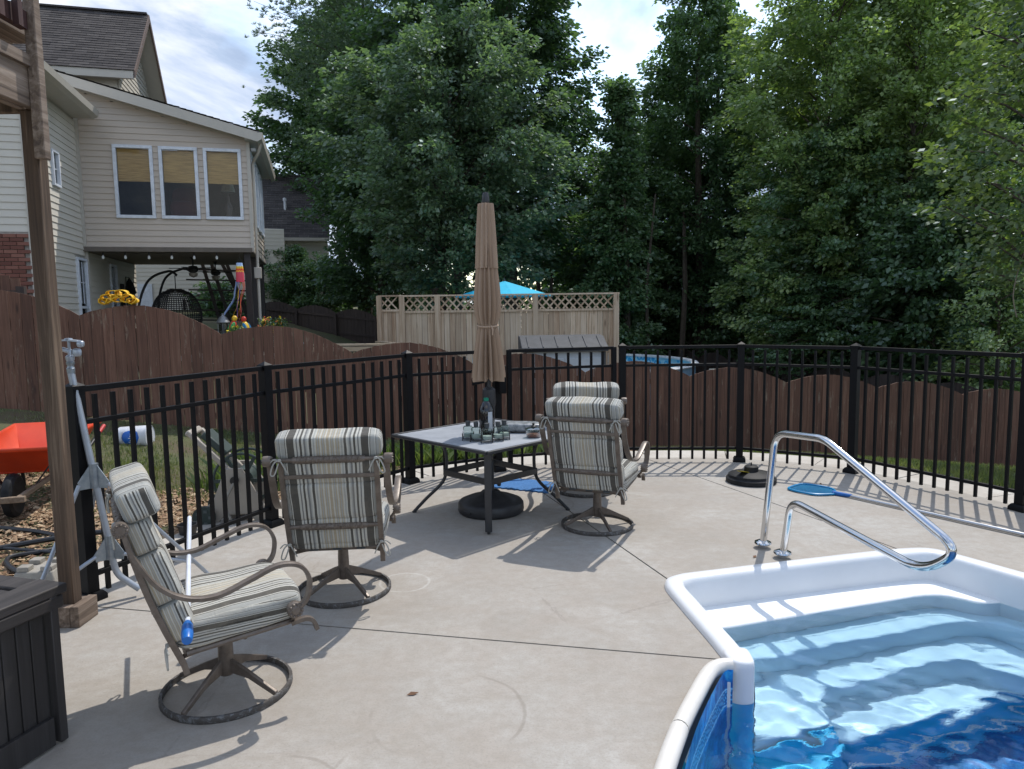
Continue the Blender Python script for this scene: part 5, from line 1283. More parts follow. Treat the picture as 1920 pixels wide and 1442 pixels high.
um = thing('patio_umbrella', 'closed brown patio umbrella standing through the table', 'umbrella', (TX, 6.19, 0))
MB().lathe([(.019, .2), (.019, 2.66)], 14).build('pole', DM, um)
MB().lathe([(.052, .93), (.060, .97), (.055, 1.08), (.035, 1.10)], 16).lathe([(.022, .70), (.042, .705), (.046, .80), (.052, .93)], 16).build('crank_housing', BP, um)
MB().lathe([(.030, 2.655), (.034, 2.67), (.030, 2.72), (.022, 2.745), (.0, 2.75)], 16).build('finial', DM, um)
t = NT('brown_canvas'); t.base(t.mix(t.math('MULTIPLY', t.noise(300, 2, .7), .7), (.45, .33, .235), (.26, .18, .13))); t.set(Roughness=.95); t.bump(t.noise(14, 4, .6), .3, .01); CANV = t.m
def folds(nf, depth, seed):
    r2 = random.Random(seed); ph = [r2.uniform(-.25, .25) for _ in range(nf)]
    def f(i, a):
        k = a / (2 * math.pi) * nf; j = int(k) % nf; v = (k % 1.0) * 2 - 1
        return 1 - depth * (1 - abs(v + ph[j] * .3) ** 1.4) * (1 if i > 0 else .5) - .05 * math.sin(j * 2.1 + i * .25)
    return f
prof = [(.046, 2.655), (.066, 2.655), (.075, 2.55), (.088, 2.35), (.098, 2.13), (.101, 2.115)]
MB().lathe(prof, 120, wave=folds(12, .34, 3)).build('top_vent', CANV, um, ang=80)
prof2 = [(.070, 2.30), (.088, 2.15), (.098, 2.08), (.110, 1.98), (.118, 1.88), (.120, 1.80), (.112, 1.72), (.095, 1.66), (.082, 1.638), (.080, 1.625), (.090, 1.60), (.108, 1.52), (.124, 1.42), (.138, 1.32), (.150, 1.22), (.152, 1.175)]
def wv(i, a):
    d = folds(14, .62, 5)(1, a) ; return 1 - (1 - d) * (.5 if 8 <= i <= 10 else (.6 + .04 * i))
mb = MB().lathe(prof2, 140, wave=wv)
nv = 140; base_i = (len(prof2) - 1) * nv
for k in range(nv):
    x, y, z = mb.v[base_i + k]; a = 2 * math.pi * k / nv; mb.v[base_i + k] = (x, y, z - .035 * abs(math.sin(a * 4)) + .01)
mb.f = [f for f in mb.f if len(f) == 4]
mb.build('canopy', CANV, um, ang=80)
MB().tube([(.086 * math.cos(a), .086 * math.sin(a), 1.632 + .012 * math.sin(a)) for a in [2 * math.pi * k / 30 for k in range(30)]], .008, 6, closed=True).tube([(.03, -.085, 1.63), (.045, -.10, 1.60), (.04, -.095, 1.55)], .006, 6).build('tie_strap', CANV, um)

# ---- things on the table (table top z = .70)
bt = thing('cola_bottle', 'large dark cola bottle with green cap on the table', 'bottle', (TX - .02, 6.02, TH - .004))
DKP = simple('dark_liquid_plastic', (.008, .006, .008), .12, spec=.7)
MB().lathe([(.058, 0), (.066, .01), (.066, .055), (.061, .075), (.065, .095), (.061, .115), (.065, .13), (.066, .215), (.060, .245), (.040, .285), (.019, .305), (.018, .318)], 24).build('body', DKP, bt)
MB().lathe([(.021, .306), (.021, .332), (.0, .334)], 16).build('cap', simple('green_cap', (.0, .22, .13), .4), bt)
MB().box((.034, -.058, .14), (.040, .002, .16), rotz(R(30))).build('label_strip', simple('paper_label', (.5, .52, .55), .6), bt, smooth=False)
# tealight bottles in a black wire rack
CG = NT('clear_glass'); CG.n.remove(CG.p); _a = CG.n.new('ShaderNodeBsdfTransparent'); _a.inputs[0].default_value = (.80, .86, .84, 1); _b = CG.n.new('ShaderNodeBsdfGlossy'); _b.inputs['Roughness'].default_value = .03; _c = CG.n.new('ShaderNodeMixShader')
_l = CG.n.new('ShaderNodeLayerWeight'); _l.inputs[0].default_value = .35; CG.link(_l.outputs['Facing'], _c.inputs[0]); CG.link(_a.outputs[0], _c.inputs[1]); CG.link(_b.outputs[0], _c.inputs[2]); CG.link(_c.outputs[0], CG.out.inputs[0]); CLEAR = CG.m
rk = thing('wire_rack', 'low black metal rack holding the glass jars on the table', 'rack', (TX - .02, 5.84, TH - .004))
spots = [(-.150, .060), (-.080, -.005), (.012, -.070), (.098, .0), (.150, .075)]
mb = MB()
for (x, y) in spots:
    for (dx, dy) in ((-.044, -.044), (.044, -.044), (.044, .044), (-.044, .044)): mb.box((x + dx, y + dy, .03), (.007, .007, .06))
    for (p, q) in (((-.044, -.044), (.044, -.044)), ((-.044, .044), (.044, .044)), ((-.044, -.044), (-.044, .044)), ((.044, -.044), (.044, .044))): mb.bar((x + p[0], y + p[1], .017), (x + q[0], y + q[1], .017), .006, .006)
mb.build('frame', BLKM, rk, smooth=False)
labs = ['square glass jar with dark stopper, leftmost in the black rack', 'square glass jar with dark stopper, second from the left in the black rack', 'square glass jar with dark stopper, nearest one in the middle of the black rack', 'square glass jar with dark stopper, second from the right in the black rack', 'square glass jar with dark stopper, rightmost in the black rack']
for (x, y), lab in zip(spots, labs):
    j = thing('glass_jar', lab, 'jar', (TX - .02 + x, 5.84 + y, TH + .018), R(8), 'glass jars in the black rack')
    sq = lambda i, a: 1 / max(abs(math.cos(a)), abs(math.sin(a))) ** .75
    MB().lathe([(.036, 0), (.041, .008), (.041, .078), (.034, .090), (.018, .094)], 24, wave=sq).build('jar_body', CLEAR, j)
    MB().lathe([(.037, .003), (.037, .030), (.0, .031)], 20, wave=sq).build('filling', simple('pale_filling', (.42, .46, .42), .6), j)
    MB().lathe([(.015, .092), (.019, .100), (.021, .134), (.0, .137)], 14).build('stopper', simple('dark_stopper', (.05, .055, .06), .5), j)
dp = thing('plastic_tub', 'clear plastic tub with reddish contents on the right of the table', 'tub', (.175, 5.98, TH - .004))
MB().lathe([(.055, 0), (.062, .01), (.068, .062), (.070, .064)], 24).build('tub_wall', CLEAR, dp)
MB().lathe([(.056, .004), (.060, .025), (.0, .027)], 20).build('contents', simple('red_brown_contents', (.28, .07, .03), .5), dp)
MB().lathe([(.072, .062), (.072, .070), (.045, .082), (.0, .083)], 24).build('lid', CLEAR, dp)
MB().lathe([(.022, .083), (.026, .094), (.010, .10), (.010, .118), (.0, .12)], 14).build('lid_knob', BLKM, dp)
pk = thing('bottle_pack', 'shrink-wrapped pack of clear bottles lying behind the jars on the table', 'pack', (.07, 6.27, TH - .004), R(-8))
for k in range(6): MB().lathe([(.028, 0), (.031, .02), (.029, .09), (.031, .13), (.012, .165), (.011, .18)], 12, (-.15 + k * .062, -.08, .035 + (k % 2) * .006), rot=Matrix.Rotation(R(-90), 3, 'X')).build('small_bottle', CLEAR, pk)
MB().box((.0, 0, .045), (.40, .20, .07)).build('wrap', simple('grey_wrap', (.10, .11, .12), .3, c2=(.35, .37, .38), scale=22), pk, bevel=.02)
gb = MB().lathe([(.017, 0), (.017, .022), (0, .023)], 14, rot=Matrix.Rotation(R(70), 3, 'Y')).build('bottle_cap', simple('teal_cap', (.02, .28, .22), .4), None); gb.location = (.235, 6.03, TH + .065)
gb.parent = dp; gb.location = (.06, .05, .07)

# ================================================================ POOL FURNITURE
STL = NT('polished_steel'); STL.base((.62, .63, .64)); STL.set(Metallic=1.0, Roughness=.08); STEEL = STL.m
hr = thing('pool_handrail', 'polished steel pool handrail bent over the entry steps', 'handrail', (1.822, 5.13, 0))
def HR(p): return (p[0] - 1.822, p[1] - 5.13, p[2])
pts = fillet([HR(p) for p in ((1.822, 5.13, .0), (1.853, 5.015, .875), (1.988, 4.535, .915), (2.268, 3.545, .505), (2.205, 3.765, .325), (1.905, 4.835, .435), (1.884, 4.908, .0))], [.12, .075, .13, .13, .11], 10)
MB().tube(pts, .0245, 20).build('tube', STEEL, hr)
for p in ((1.823, 5.13), (1.884, 4.908)):
    MB().lathe([(.026, .0), (.034, .0), (.036, .022), (.055, .028), (.062, .036), (.058, .046), (.040, .055), (.028, .060)], 28, HR((p[0], p[1], 0))).build('escutcheon', STEEL, hr)
wt = thing('surface_cleaner', 'round black flat disc with hub and yellow sticker near the railing', 'surface cleaner', (2.40, 7.13, 0), R(10))
RUB = simple('black_rubber', (.010, .011, .012), .6, c2=(.022, .022, .024), scale=16, spec=.2)
MB().lathe([(.235, .0), (.245, .01), (.245, .045), (.236, .052), (.225, .058), (.222, .080), (.20, .092), (.085, .112), (.07, .114)], 44).build('disc', RUB, wt)
MB().lathe([(.07, .112), (.068, .158), (.055, .168), (.0, .170)], 24).tube([(0, 0, .165), (0, 0, .20)], .006, 6).build('hub', RUB, wt)
MB().box((-.115, -.055, .122), (.13, .075, .003), Matrix.Rotation(R(-14), 3, 'X') @ Matrix.Rotation(R(10), 3, 'Y') @ rotz(R(35))).build('sticker', simple('yellow_sticker', (.70, .55, .05), .5), wt, smooth=False)
nt = thing('pool_skimmer', 'blue pool skimmer net with long silver pole lying on the patio', 'pool net', (2.95, 6.80, 0), 0)
A_ = Vector((2.74, 6.88)); dirn = (Vector((3.12, 6.47)) - Vector((2.76, 6.90))).normalized(); sd_ = Vector((-dirn.y, dirn.x))
def NP(s, w, z): q = A_ + dirn * s + sd_ * w - Vector((2.95, 6.80)); return (q.x, q.y, z)
rimp = [NP(s, w, .014) for (s, w) in ((0, -.10), (.0, .10), (.05, .155), (.18, .175), (.30, .155), (.38, .06), (.40, .02), (.40, -.02), (.38, -.06), (.30, -.155), (.18, -.175), (.05, -.155))]
BL2 = simple('skimmer_blue', (.0, .17, .38), .4, c2=(.0, .22, .45))
rr_ = spline(rimp, 3, True)
MB().tube(rr_, .011, 8, closed=True).build('frame', BL2, nt)
mb = MB()
for i in range(-8, 9):
    w = i * .019; L0, L1 = .01 + .5 * max(0, abs(w) - .1), .38 - 1.2 * max(0, abs(w) - .05) ** 1.1
    if L1 > L0: mb.bar(NP(L0, w, .010), NP(L1, w, .010), .010, .003)
for i in range(19):
    s_ = .02 + i * .019; hw = .155 if s_ < .3 else .155 - (s_ - .3) * 1.4
    mb.bar(NP(s_, -hw, .010), NP(s_, hw, .010), .010, .003)
mb.build('mesh_net', BL2, nt, smooth=False)
MB().tube([NP(.38, 0, .018), NP(.56, 0, .022)], [.022, .016], 10).build('socket', BLUP, nt)
e_ = Vector((3.842, 5.286)); fd = (e_ - A_ - dirn * .5); 
MB().tube([NP(.54, 0, .02), (A_.x + dirn.x * .5 + fd.x * 2.0 - 2.95, A_.y + dirn.y * .5 + fd.y * 2.0 - 6.80, .02)], .015, 12).build('pole', simple('silver_pole', (.55, .56, .58), .25, .8), nt)
mt = thing('bath_mat', 'blue shaggy bath mat lying rumpled beside the table', 'mat', (.12, 7.10, 0))
n = 34; m_ = 14; mb = MB(); vs = []
ca_, sa_ = math.cos(R(-25)), math.sin(R(-25))
for zc_ in (1, 0):
    for i in range(n + 1):
        for j in range(m_ + 1):
            u, v = (i / n - .5) * .66, (j / m_ - .5) * .40; u += .012 * math.sin(j * 2.3) * (abs(i / n - .5) > .47); v += .010 * math.sin(i * 1.9) * (abs(j / m_ - .5) > .47)
            z = (.016 + .008 * mnoise.noise(Vector((u * 9, v * 9, 0))) + .004 * mnoise.noise(Vector((u * 60, v * 60, 3)))) if zc_ else .001
            vs.append((u * ca_ - v * sa_, u * sa_ + v * ca_, z))
N_ = (n + 1) * (m_ + 1); fs = [(i * (m_ + 1) + j, (i + 1) * (m_ + 1) + j, (i + 1) * (m_ + 1) + j + 1, i * (m_ + 1) + j + 1) for i in range(n) for j in range(m_)]
edge = [i * (m_ + 1) for i in range(n + 1)] + [n * (m_ + 1) + j for j in range(1, m_ + 1)] + [i * (m_ + 1) + m_ for i in range(n - 1, -1, -1)] + [j for j in range(m_ - 1, 0, -1)]
fs += [(edge[k], edge[k] + N_, edge[(k + 1) % len(edge)] + N_, edge[(k + 1) % len(edge)]) for k in range(len(edge))]
t = NT('shaggy_blue'); t.base(t.mix(t.noise(150, 3, .7), (.02, .10, .30), (.10, .27, .55))); t.set(Roughness=.95); t.bump(t.noise(120, 3, .7), .9, .01)
mb.add(vs, fs).build('pile', t.m, mt)
lf = simple('dead_leaf', (.16, .08, .04), .8)
for k, (x, y, rz_, lab) in enumerate(((-.476, 3.159, .3, 'small brown dead leaf on the open patio in front of the near chair'), (3.05, 7.0, 1.2, 'small brown dead leaf on the patio near the right railing'), (1.70, 4.93, .9, 'small brown dead leaf between the feet of the steel handrail'))):
    o = MB().add([(-.04, 0, .004), (-.01, .016, .012), (.035, .006, .006), (0, -.012, .005), (0, .002, .001)], [(0, 3, 4), (3, 2, 4), (2, 1, 4), (1, 0, 4)]).build('fallen_leaf', lf); o.location = (x, y, .001); o.rotation_euler = (0, 0, rz_); o.scale = (.8, .8, .8); tag(o, lab, 'leaf', 'dead leaves on the patio')

# ================================================================ SPRINKLER TRIPOD
tp = thing('sprinkler_tripod', 'tall galvanised tripod with impact sprinkler head beside the deck post', 'sprinkler', (-2.47, 4.34, 0))
GP = simple('galvanised_pipe', (.42, .46, .52), .38, .55, c2=(.34, .37, .41), scale=9); GS = simple('galvanised_sheet', (.24, .28, .31), .4, .7, c2=(.34, .37, .40), scale=26)
top_ = Vector((-.175, -.03, 1.42)); bot_ = Vector((-.01, .0, .16))
MB().tube(fillet([top_, bot_, (.10, .05, .045)], .06), .020, 12).build('riser_pipe', GP, tp)
MB().lathe([(.021, 0), (.023, .03), (.019, .035), (.019, .05), (.023, .055), (.023, .07)], 12, tuple(top_)).build('pipe_coupling', GS, tp)
h0 = top_ + Vector((0, 0, .07))
hd = MB(); hd.lathe([(.017, 0), (.024, .012), (.024, .03), (.015, .04)], 12, h0)
hd.tube([h0 + Vector((0, 0, .03)), h0 + Vector((.005, 0, .06)), h0 + Vector((-.05, 0, .078)), h0 + Vector((-.085, -.01, .095))], [.014, .017, .013, .010], 10)
hd.puff(h0 + Vector((.045, 0, .055)), (.05, .03, .05), n=4); hd.build('sprinkler_body', GP, tp)
ar = MB(); ar.tube(spline([h0 + Vector((-.11, 0, .098)), h0 + Vector((-.06, 0, .125)), h0 + Vector((.0, 0, .128)), h0 + Vector((.06, 0, .122))], 4), 1, up=(0, 0, 1), prof=[(-.022, -.004), (.022, -.004), (.022, .005), (-.022, .005)])
ar.puff(h0 + Vector((.07, 0, .105)), (.04, .035, .04), n=4); ar.tube([h0 + Vector((0, 0, .05)), h0 + Vector((0, 0, .125))], .008, 8).lathe([(.025, .128), (.02, .140), (0, .142)], 10, h0); ar.build('impact_arm', GP, tp)
def pos(t_): return bot_.lerp(top_, t_)
for zt, nm in ((.50, 'upper'), (.14, 'lower')):
    q = pos(zt); mb = MB().lathe([(.027, -.075), (.027, .075)], 16, q)
    for a in (-8, 112, 232):
        d = Vector((math.cos(R(a)), math.sin(R(a)), 0)); s_ = Vector((-d.y, d.x, 0)) * .0025
        mb.extrude([q + d * .022 + Vector((0, 0, .07)) - s_, q + d * .095 + Vector((0, 0, -.03)) - s_, q + d * .085 + Vector((0, 0, -.075)) - s_, q + d * .022 + Vector((0, 0, -.075)) - s_], s_ * 2)
    mb.build('leg_bracket', GS, tp, smooth=False)
feet = [(.44, .34, .0), (-.40, .22, -.03), (-.33, -.40, .0)]
for k, a in enumerate((-8, 112, 232)):
    d = Vector((math.cos(R(a)), math.sin(R(a)), 0)); s0 = pos(.50) + d * .088 + Vector((0, 0, -.045)); s1 = Vector(feet[k])
    MB().tube([s0, s1], .0125, 10).build('leg', GP, tp)
    s2 = pos(.14) + d * .085 + Vector((0, 0, -.04)); MB().tube([s2, s0.lerp(s1, .82)], .0115, 10).build('brace', GP, tp)

# ================================================================ YARD THINGS
wb = thing('wheelbarrow', 'orange wheelbarrow with wooden handles tipped forward behind the deck post', 'wheelbarrow', (-4.55, 6.78, gz(-4.5, 6.7)), R(-75))
ORG = simple('orange_tub', (.62, .055, .012), .4, c2=(.50, .04, .01), scale=3)
WBW = wood('barrow_wood', ((.10, .07, .045), (.20, .145, .10), (.30, .23, .165)), 'X', .8, .85, .3, False, .1)
tubm = MB(); lower = [(-.30, -.24, .34), (.30, -.20, .34), (.30, .20, .34), (-.30, .24, .34)]; upper = [(-.62, -.38, .66), (.56, -.33, .60), (.56, .33, .60), (-.62, .38, .66)]
vs = lower + upper + [(p[0] * 1.05, p[1] * 1.06, p[2] + .01) for p in upper] + [(p[0] * 1.05, p[1] * 1.06, p[2] - .025) for p in upper]
tubm.add(vs, [(0, 1, 2, 3)] + [(i, (i + 1) % 4, 4 + (i + 1) % 4, 4 + i) for i in range(4)] + [(4 + i, 4 + (i + 1) % 4, 8 + (i + 1) % 4, 8 + i) for i in range(4)] + [(8 + i, 8 + (i + 1) % 4, 12 + (i + 1) % 4, 12 + i) for i in range(4)])
o = tubm.build('tub', ORG, wb, bevel=.02); s_ = o.modifiers.new('thick', 'SOLIDIFY'); s_.thickness = .006
for s_ in (-1, 1):
    MB().bar((.82, s_ * .10, .20), (-.55, s_ * .26, .34), .035, .045).build('wooden_shaft', WBW, wb, bevel=.004)
    MB().tube([(-.54, s_ * .26, .345), (-1.05, s_ * .30, .52)], .018, 10).build('handle_tube', BLKM, wb)
    MB().tube([(-.95, s_ * .292, .488), (-1.10, s_ * .303, .54)], .021, 10).build('grip', simple('red_grip', (.45, .03, .03), .5), wb)
    MB().bar((-.32, s_ * .25, .31), (-.42, s_ * .27, 0), .03, .035).build('leg', BLKM, wb); MB().bar((.10, s_ * .17, .28), (.14, s_ * .36, .58), .035, .012).build('tub_brace', BLKM, wb); MB().bar((.45, s_ * .12, .24), (.38, s_ * .34, .56), .035, .012).build('tub_brace', BLKM, wb)
MB().box((.80, 0, .20), (.05, .32, .05)).build('front_bar', WBW, wb, bevel=.004)
whl = MB(); whl.lathe([(.115, -.035), (.155, -.045), (.185, -.03), (.195, 0), (.185, .03), (.155, .045), (.115, .035)], 32, (.60, 0, .195), rot=Matrix.Rotation(R(90), 3, 'X')).build('tyre', RUB, wb)
MB().lathe([(.0, -.03), (.115, -.02), (.115, .02), (.0, .03)], 24, (.60, 0, .195), rot=Matrix.Rotation(R(90), 3, 'X')).build('wheel_rim', simple('grey_rim', (.12, .12, .12), .6), wb)
# paint bucket on its side
bk_ = thing('paint_bucket', 'white plastic paint bucket lying on its side in the grass', 'bucket', (-4.86, 9.15, gz(-4.95, 9.15) + .07), R(4))
WP = simple('white_bucket_plastic', (.66, .67, .70), .45); ry = Matrix.Rotation(R(90), 3, 'Y')
MB().lathe([(.0, -.18), (.125, -.18), (.128, -.17), (.142, .17), (.150, .172), (.150, .19), (.143, .195), (.143, .19)], 28, rot=ry).build('body', WP, bk_)
def on_bucket(s, a, r=.1385): return (s, -r * math.cos(a), r * math.sin(a))
def r_b(q): return .128 + (q + .17) / .34 * .014
lg = MB(); AA = np.linspace(-.62, .74, 14); vs = []
for a in AA:
    w_ = float(np.interp(a, [-.62, -.5, .05, .60, .74], [.055, .075, .112, .085, .03]))
    for q in np.linspace(-w_, w_, 7): vs.append(on_bucket(q, a, r_b(q) + .002))
lg.add(vs, [(i_ * 7 + k, i_ * 7 + k + 1, (i_ + 1) * 7 + k + 1, (i_ + 1) * 7 + k) for i_ in range(13) for k in range(6)]); lg.build('blue_badge', simple('badge_blue', (.01, .12, .48), .5), bk_)
ol = MB(); ol.tube([on_bucket(-.10 + 0 * s, a, .141) for (s, a) in ((0, -.35), (0, .2), (0, .6))], .003, 4); ol.build('badge_outline', simple('badge_grey', (.25, .25, .28), .5), bk_)
cu = bpy.data.curves.new('lettering', 'FONT'); cu.body = 'Valspar'; cu.size = .085; cu.align_x = 'CENTER'; cu.align_y = 'CENTER'; cu.extrude = .0008
to = bpy.data.objects.new('lettering', cu); col.objects.link(to)
bpy.context.view_layer.update(); dg = bpy.context.evaluated_depsgraph_get(); me = bpy.data.meshes.new_from_object(to.evaluated_get(dg)); bpy.data.objects.remove(to)
for v in me.vertices:
    x, y, z = v.co; s, a = -y + .01, (x + .012) / .1385 + .12; v.co = on_bucket(s, a, r_b(s) + .0045 + z)
me.materials.append(simple('badge_white', (.8, .8, .82), .5)); lo = bpy.data.objects.new('lettering', me); col.objects.link(lo); lo.parent = bk_
# hose reel cart
rc = thing('hose_reel_cart', 'beige plastic garden hose reel cart with grey wheels outside the railing', 'hose reel', (-2.46, 6.22, gz(-2.66, 6.4) + .01), R(6))
BE = simple('beige_plastic', (.36, .32, .27), .5, c2=(.33, .295, .25)); DG = simple('dark_green_plastic', (.035, .055, .050), .5)
for s in (-1, 1):
    y = s * .17
    side = [(-.22, 0, .02), (-.20, 0, .17), (-.13, 0, .22), (-.02, 0, .50), (.12, 0, .50), (.30, 0, .16), (.36, 0, .0), (.24, 0, .0), (.16, 0, .10), (-.04, 0, .10), (-.10, 0, .02)]
    MB().extrude([(p[0], y - .015, p[2]) for p in side], (0, .03, 0)).build('side_panel', BE, rc, smooth=False, bevel=.006)
    MB().lathe([(.0, -.025), (.085, -.025), (.095, -.015), (.095, .02), (.0, .022)], 24, (-.20, s * .215, .095), rot=Matrix.Rotation(R(90), 3, 'X')).build('wheel', DG, rc)
    for k in range(5): a = k * 1.2566; MB().box((-.20 + .055 * math.cos(a), s * .215 - s * -.026, .095 + .055 * math.sin(a)), (.028, .006, .022)).build('hubcap_vane', simple('vane_grey', (.10, .12, .12), .5), rc, smooth=False)
    MB().bar((-.30, y * .8, .80), (.06, y * .8, .42), .05, .045).build('handle_arm', BE, rc, bevel=.01)
MB().box((-.31, 0, .80), (.06, .30, .05), Matrix.Rotation(R(45), 3, 'Y')).build('handle_bar', BE, rc, bevel=.015)
MB().box((-.12, 0, .70), (.26, .22, .06), Matrix.Rotation(R(45), 3, 'Y')).build('tray', DG, rc, bevel=.01)
MB().box((.05, 0, .10), (.30, .30, .03)).build('bottom_tray', BE, rc, bevel=.005)
for s in (-.12, .12): MB().tube([(.10 + .235 * math.cos(a), s, .38 + .235 * math.sin(a)) for a in [2 * math.pi * k / 32 for k in range(32)]], .012, 6, closed=True).build('reel_rim', DG, rc)
for k in range(6): a = k * math.pi / 3; MB().bar((.10, -.12, .38), (.10 + .23 * math.cos(a), -.12, .38 + .23 * math.sin(a)), .02, .03).build('reel_spoke', DG, rc)
MB().lathe([(.10, -.12), (.10, .12)], 20, (.10, 0, .38), rot=Matrix.Rotation(R(90), 3, 'X')).build('drum', DG, rc)
MB().lathe([(.0, -.02), (.035, -.02), (.035, .02)], 14, (.06, -.195, .40), rot=Matrix.Rotation(R(90), 3, 'X')).build('inlet', BLKM, rc)
MB().tube(spline([(.06, -.22, .38), (-.01, -.24, .22), (.04, -.26, .06), (.14, -.30, .01)], 8), .012, 8).build('hose_tail', simple('grey_hose', (.24, .23, .20), .6), rc)
# black hoses on the mulch
HB = simple('black_hose', (.016, .016, .018), .42)
def hose(name, lab, pts, r=.018, cat='hose'):
    o = MB().tube(spline([(x, y, gz(x, y) + r * .9 + z) for x, y, z in pts], 10), r, 8).build(name, HB); return tag(o, lab, cat, 'black hoses on the mulch')
hose('garden_hose', 'black drainage hose looping beside the concrete block on the mulch', [(-5.5, 5.75, 0), (-4.6, 5.9, .01), (-3.8, 5.75, .02), (-3.55, 5.4, .02), (-3.75, 5.2, .02), (-3.55, 4.95, .02), (-3.2, 4.80, .02), (-2.9, 4.88, .0)])
hose('garden_hose', 'thin black hose running along the mulch behind the railing to the pot', [(-3.9, 5.35, .04), (-3.3, 5.28, .02), (-2.9, 5.20, 0), (-2.62, 5.45, 0), (-2.50, 5.85, 0)], .013)
hose('garden_hose', 'thick black hose curling out from behind the deck post', [(-4.4, 5.05, 0), (-3.7, 5.48, .05), (-3.2, 5.62, .08), (-2.95, 5.35, .05), (-2.75, 5.02, .0), (-2.62, 4.95, 0)], .022)
db = thing('concrete_block', 'grey notched concrete deck block on the white gravel', 'concrete block', (-3.12, 4.62, -.05), R(6))
CBM = simple('cast_concrete', (.34, .32, .28), .9, c2=(.26, .24, .21), scale=9, bump=.5)
v0, v1 = .17, .115
o = MB().add([(-v0, -v0, 0), (v0, -v0, 0), (v0, v0, 0), (-v0, v0, 0), (-v1, -v1, .17), (v1, -v1, .17), (v1, v1, .17), (-v1, v1, .17)], [(3, 2, 1, 0), (4, 5, 6, 7), (0, 1, 5, 4), (1, 2, 6, 5), (2, 3, 7, 6), (3, 0, 4, 7)]).build('block_body', CBM, db, bevel=.008)
for (sx, sy) in ((-1, -1), (1, -1), (1, 1), (-1, 1)): MB().box((sx * .072, sy * .072, .185), (.072, .072, .032)).build('corner_lug', CBM, db, bevel=.006)
pt = thing('plant_pot', 'small black plastic plant pot on the mulch behind the railing', 'plant pot', (-2.66, 5.72, gz(-2.66, 5.72)))
MB().lathe([(.055, 0), (.075, .11), (.082, .11), (.082, .125), (.070, .125), (.06, .08), (.0, .08)], 20).build('pot_body', HB, pt)
for k, (x, y, s_, lab) in enumerate(((-9.0, 9.05, .17, 'flat grey rock leaning at the foot of the brown fence, far left'), (-7.25, 9.3, .11, 'tan rock on top of the pile by the brown fence, far left'))):
    o = MB().puff((0, 0, 0), (s_ * 2.4, s_ * 1.6, s_), n=6, p=2.6, fn=lambda w, v: w * (1 + .25 * mnoise.noise(v * 2.3))).build('rock', simple('grey_rock', (.26, .24, .22), .9, bump=.6), ang=30); o.location = (x if k else -7.35, y, gz(-7.3, y) + s_ * (.4 if not k else .95)); tag(o, lab, 'rock')
# ================================================================ TREES
BARK = simple('bark', (.055, .042, .032), .95, c2=(.10, .080, .062), scale=11, bump=.8, bscale=30)
LM = dict(
 dark=leaf_mat('oak_leaf', (0.041, 0.079, 0.036), (0.067, 0.126, 0.053), (0.120, 0.195, 0.076), (0.093, 0.161, 0.063)),
 mid=leaf_mat('maple_leaf', (0.058, 0.107, 0.049), (0.101, 0.173, 0.073), (0.195, 0.281, 0.131), (0.147, 0.233, 0.098)),
 silver=leaf_mat('silver_maple_leaf', (0.064, 0.109, 0.067), (0.112, 0.176, 0.105), (0.250, 0.316, 0.184), (0.176, 0.251, 0.129)),
 light=leaf_mat('poplar_leaf', (0.108, 0.167, 0.062), (0.188, 0.269, 0.097), (0.357, 0.432, 0.153), (0.297, 0.372, 0.125)),
 bright=leaf_mat('bright_leaf', (0.058, 0.095, 0.029), (0.101, 0.154, 0.045), (0.214, 0.259, 0.087), (0.172, 0.217, 0.071)),
 pine=leaf_mat('pine_needle', (0.042, 0.075, 0.037), (0.068, 0.121, 0.053), (0.121, 0.178, 0.074), (0.100, 0.147, 0.068)),
 hem=leaf_mat('hemlock_spray', (0.047, 0.100, 0.044), (0.079, 0.154, 0.060), (0.135, 0.230, 0.090), (0.113, 0.188, 0.074)))
def cone(t): return (1 - t) ** .8 * (1 if t > .08 else .6 + t * 5)
def roundc(t): return max(.05, math.sin(math.pi * min(1, .10 + t * .90)) ** .55)
def ovalt(t): return max(.05, (math.sin(math.pi * min(1, .22 + t * .78)) ** .7))
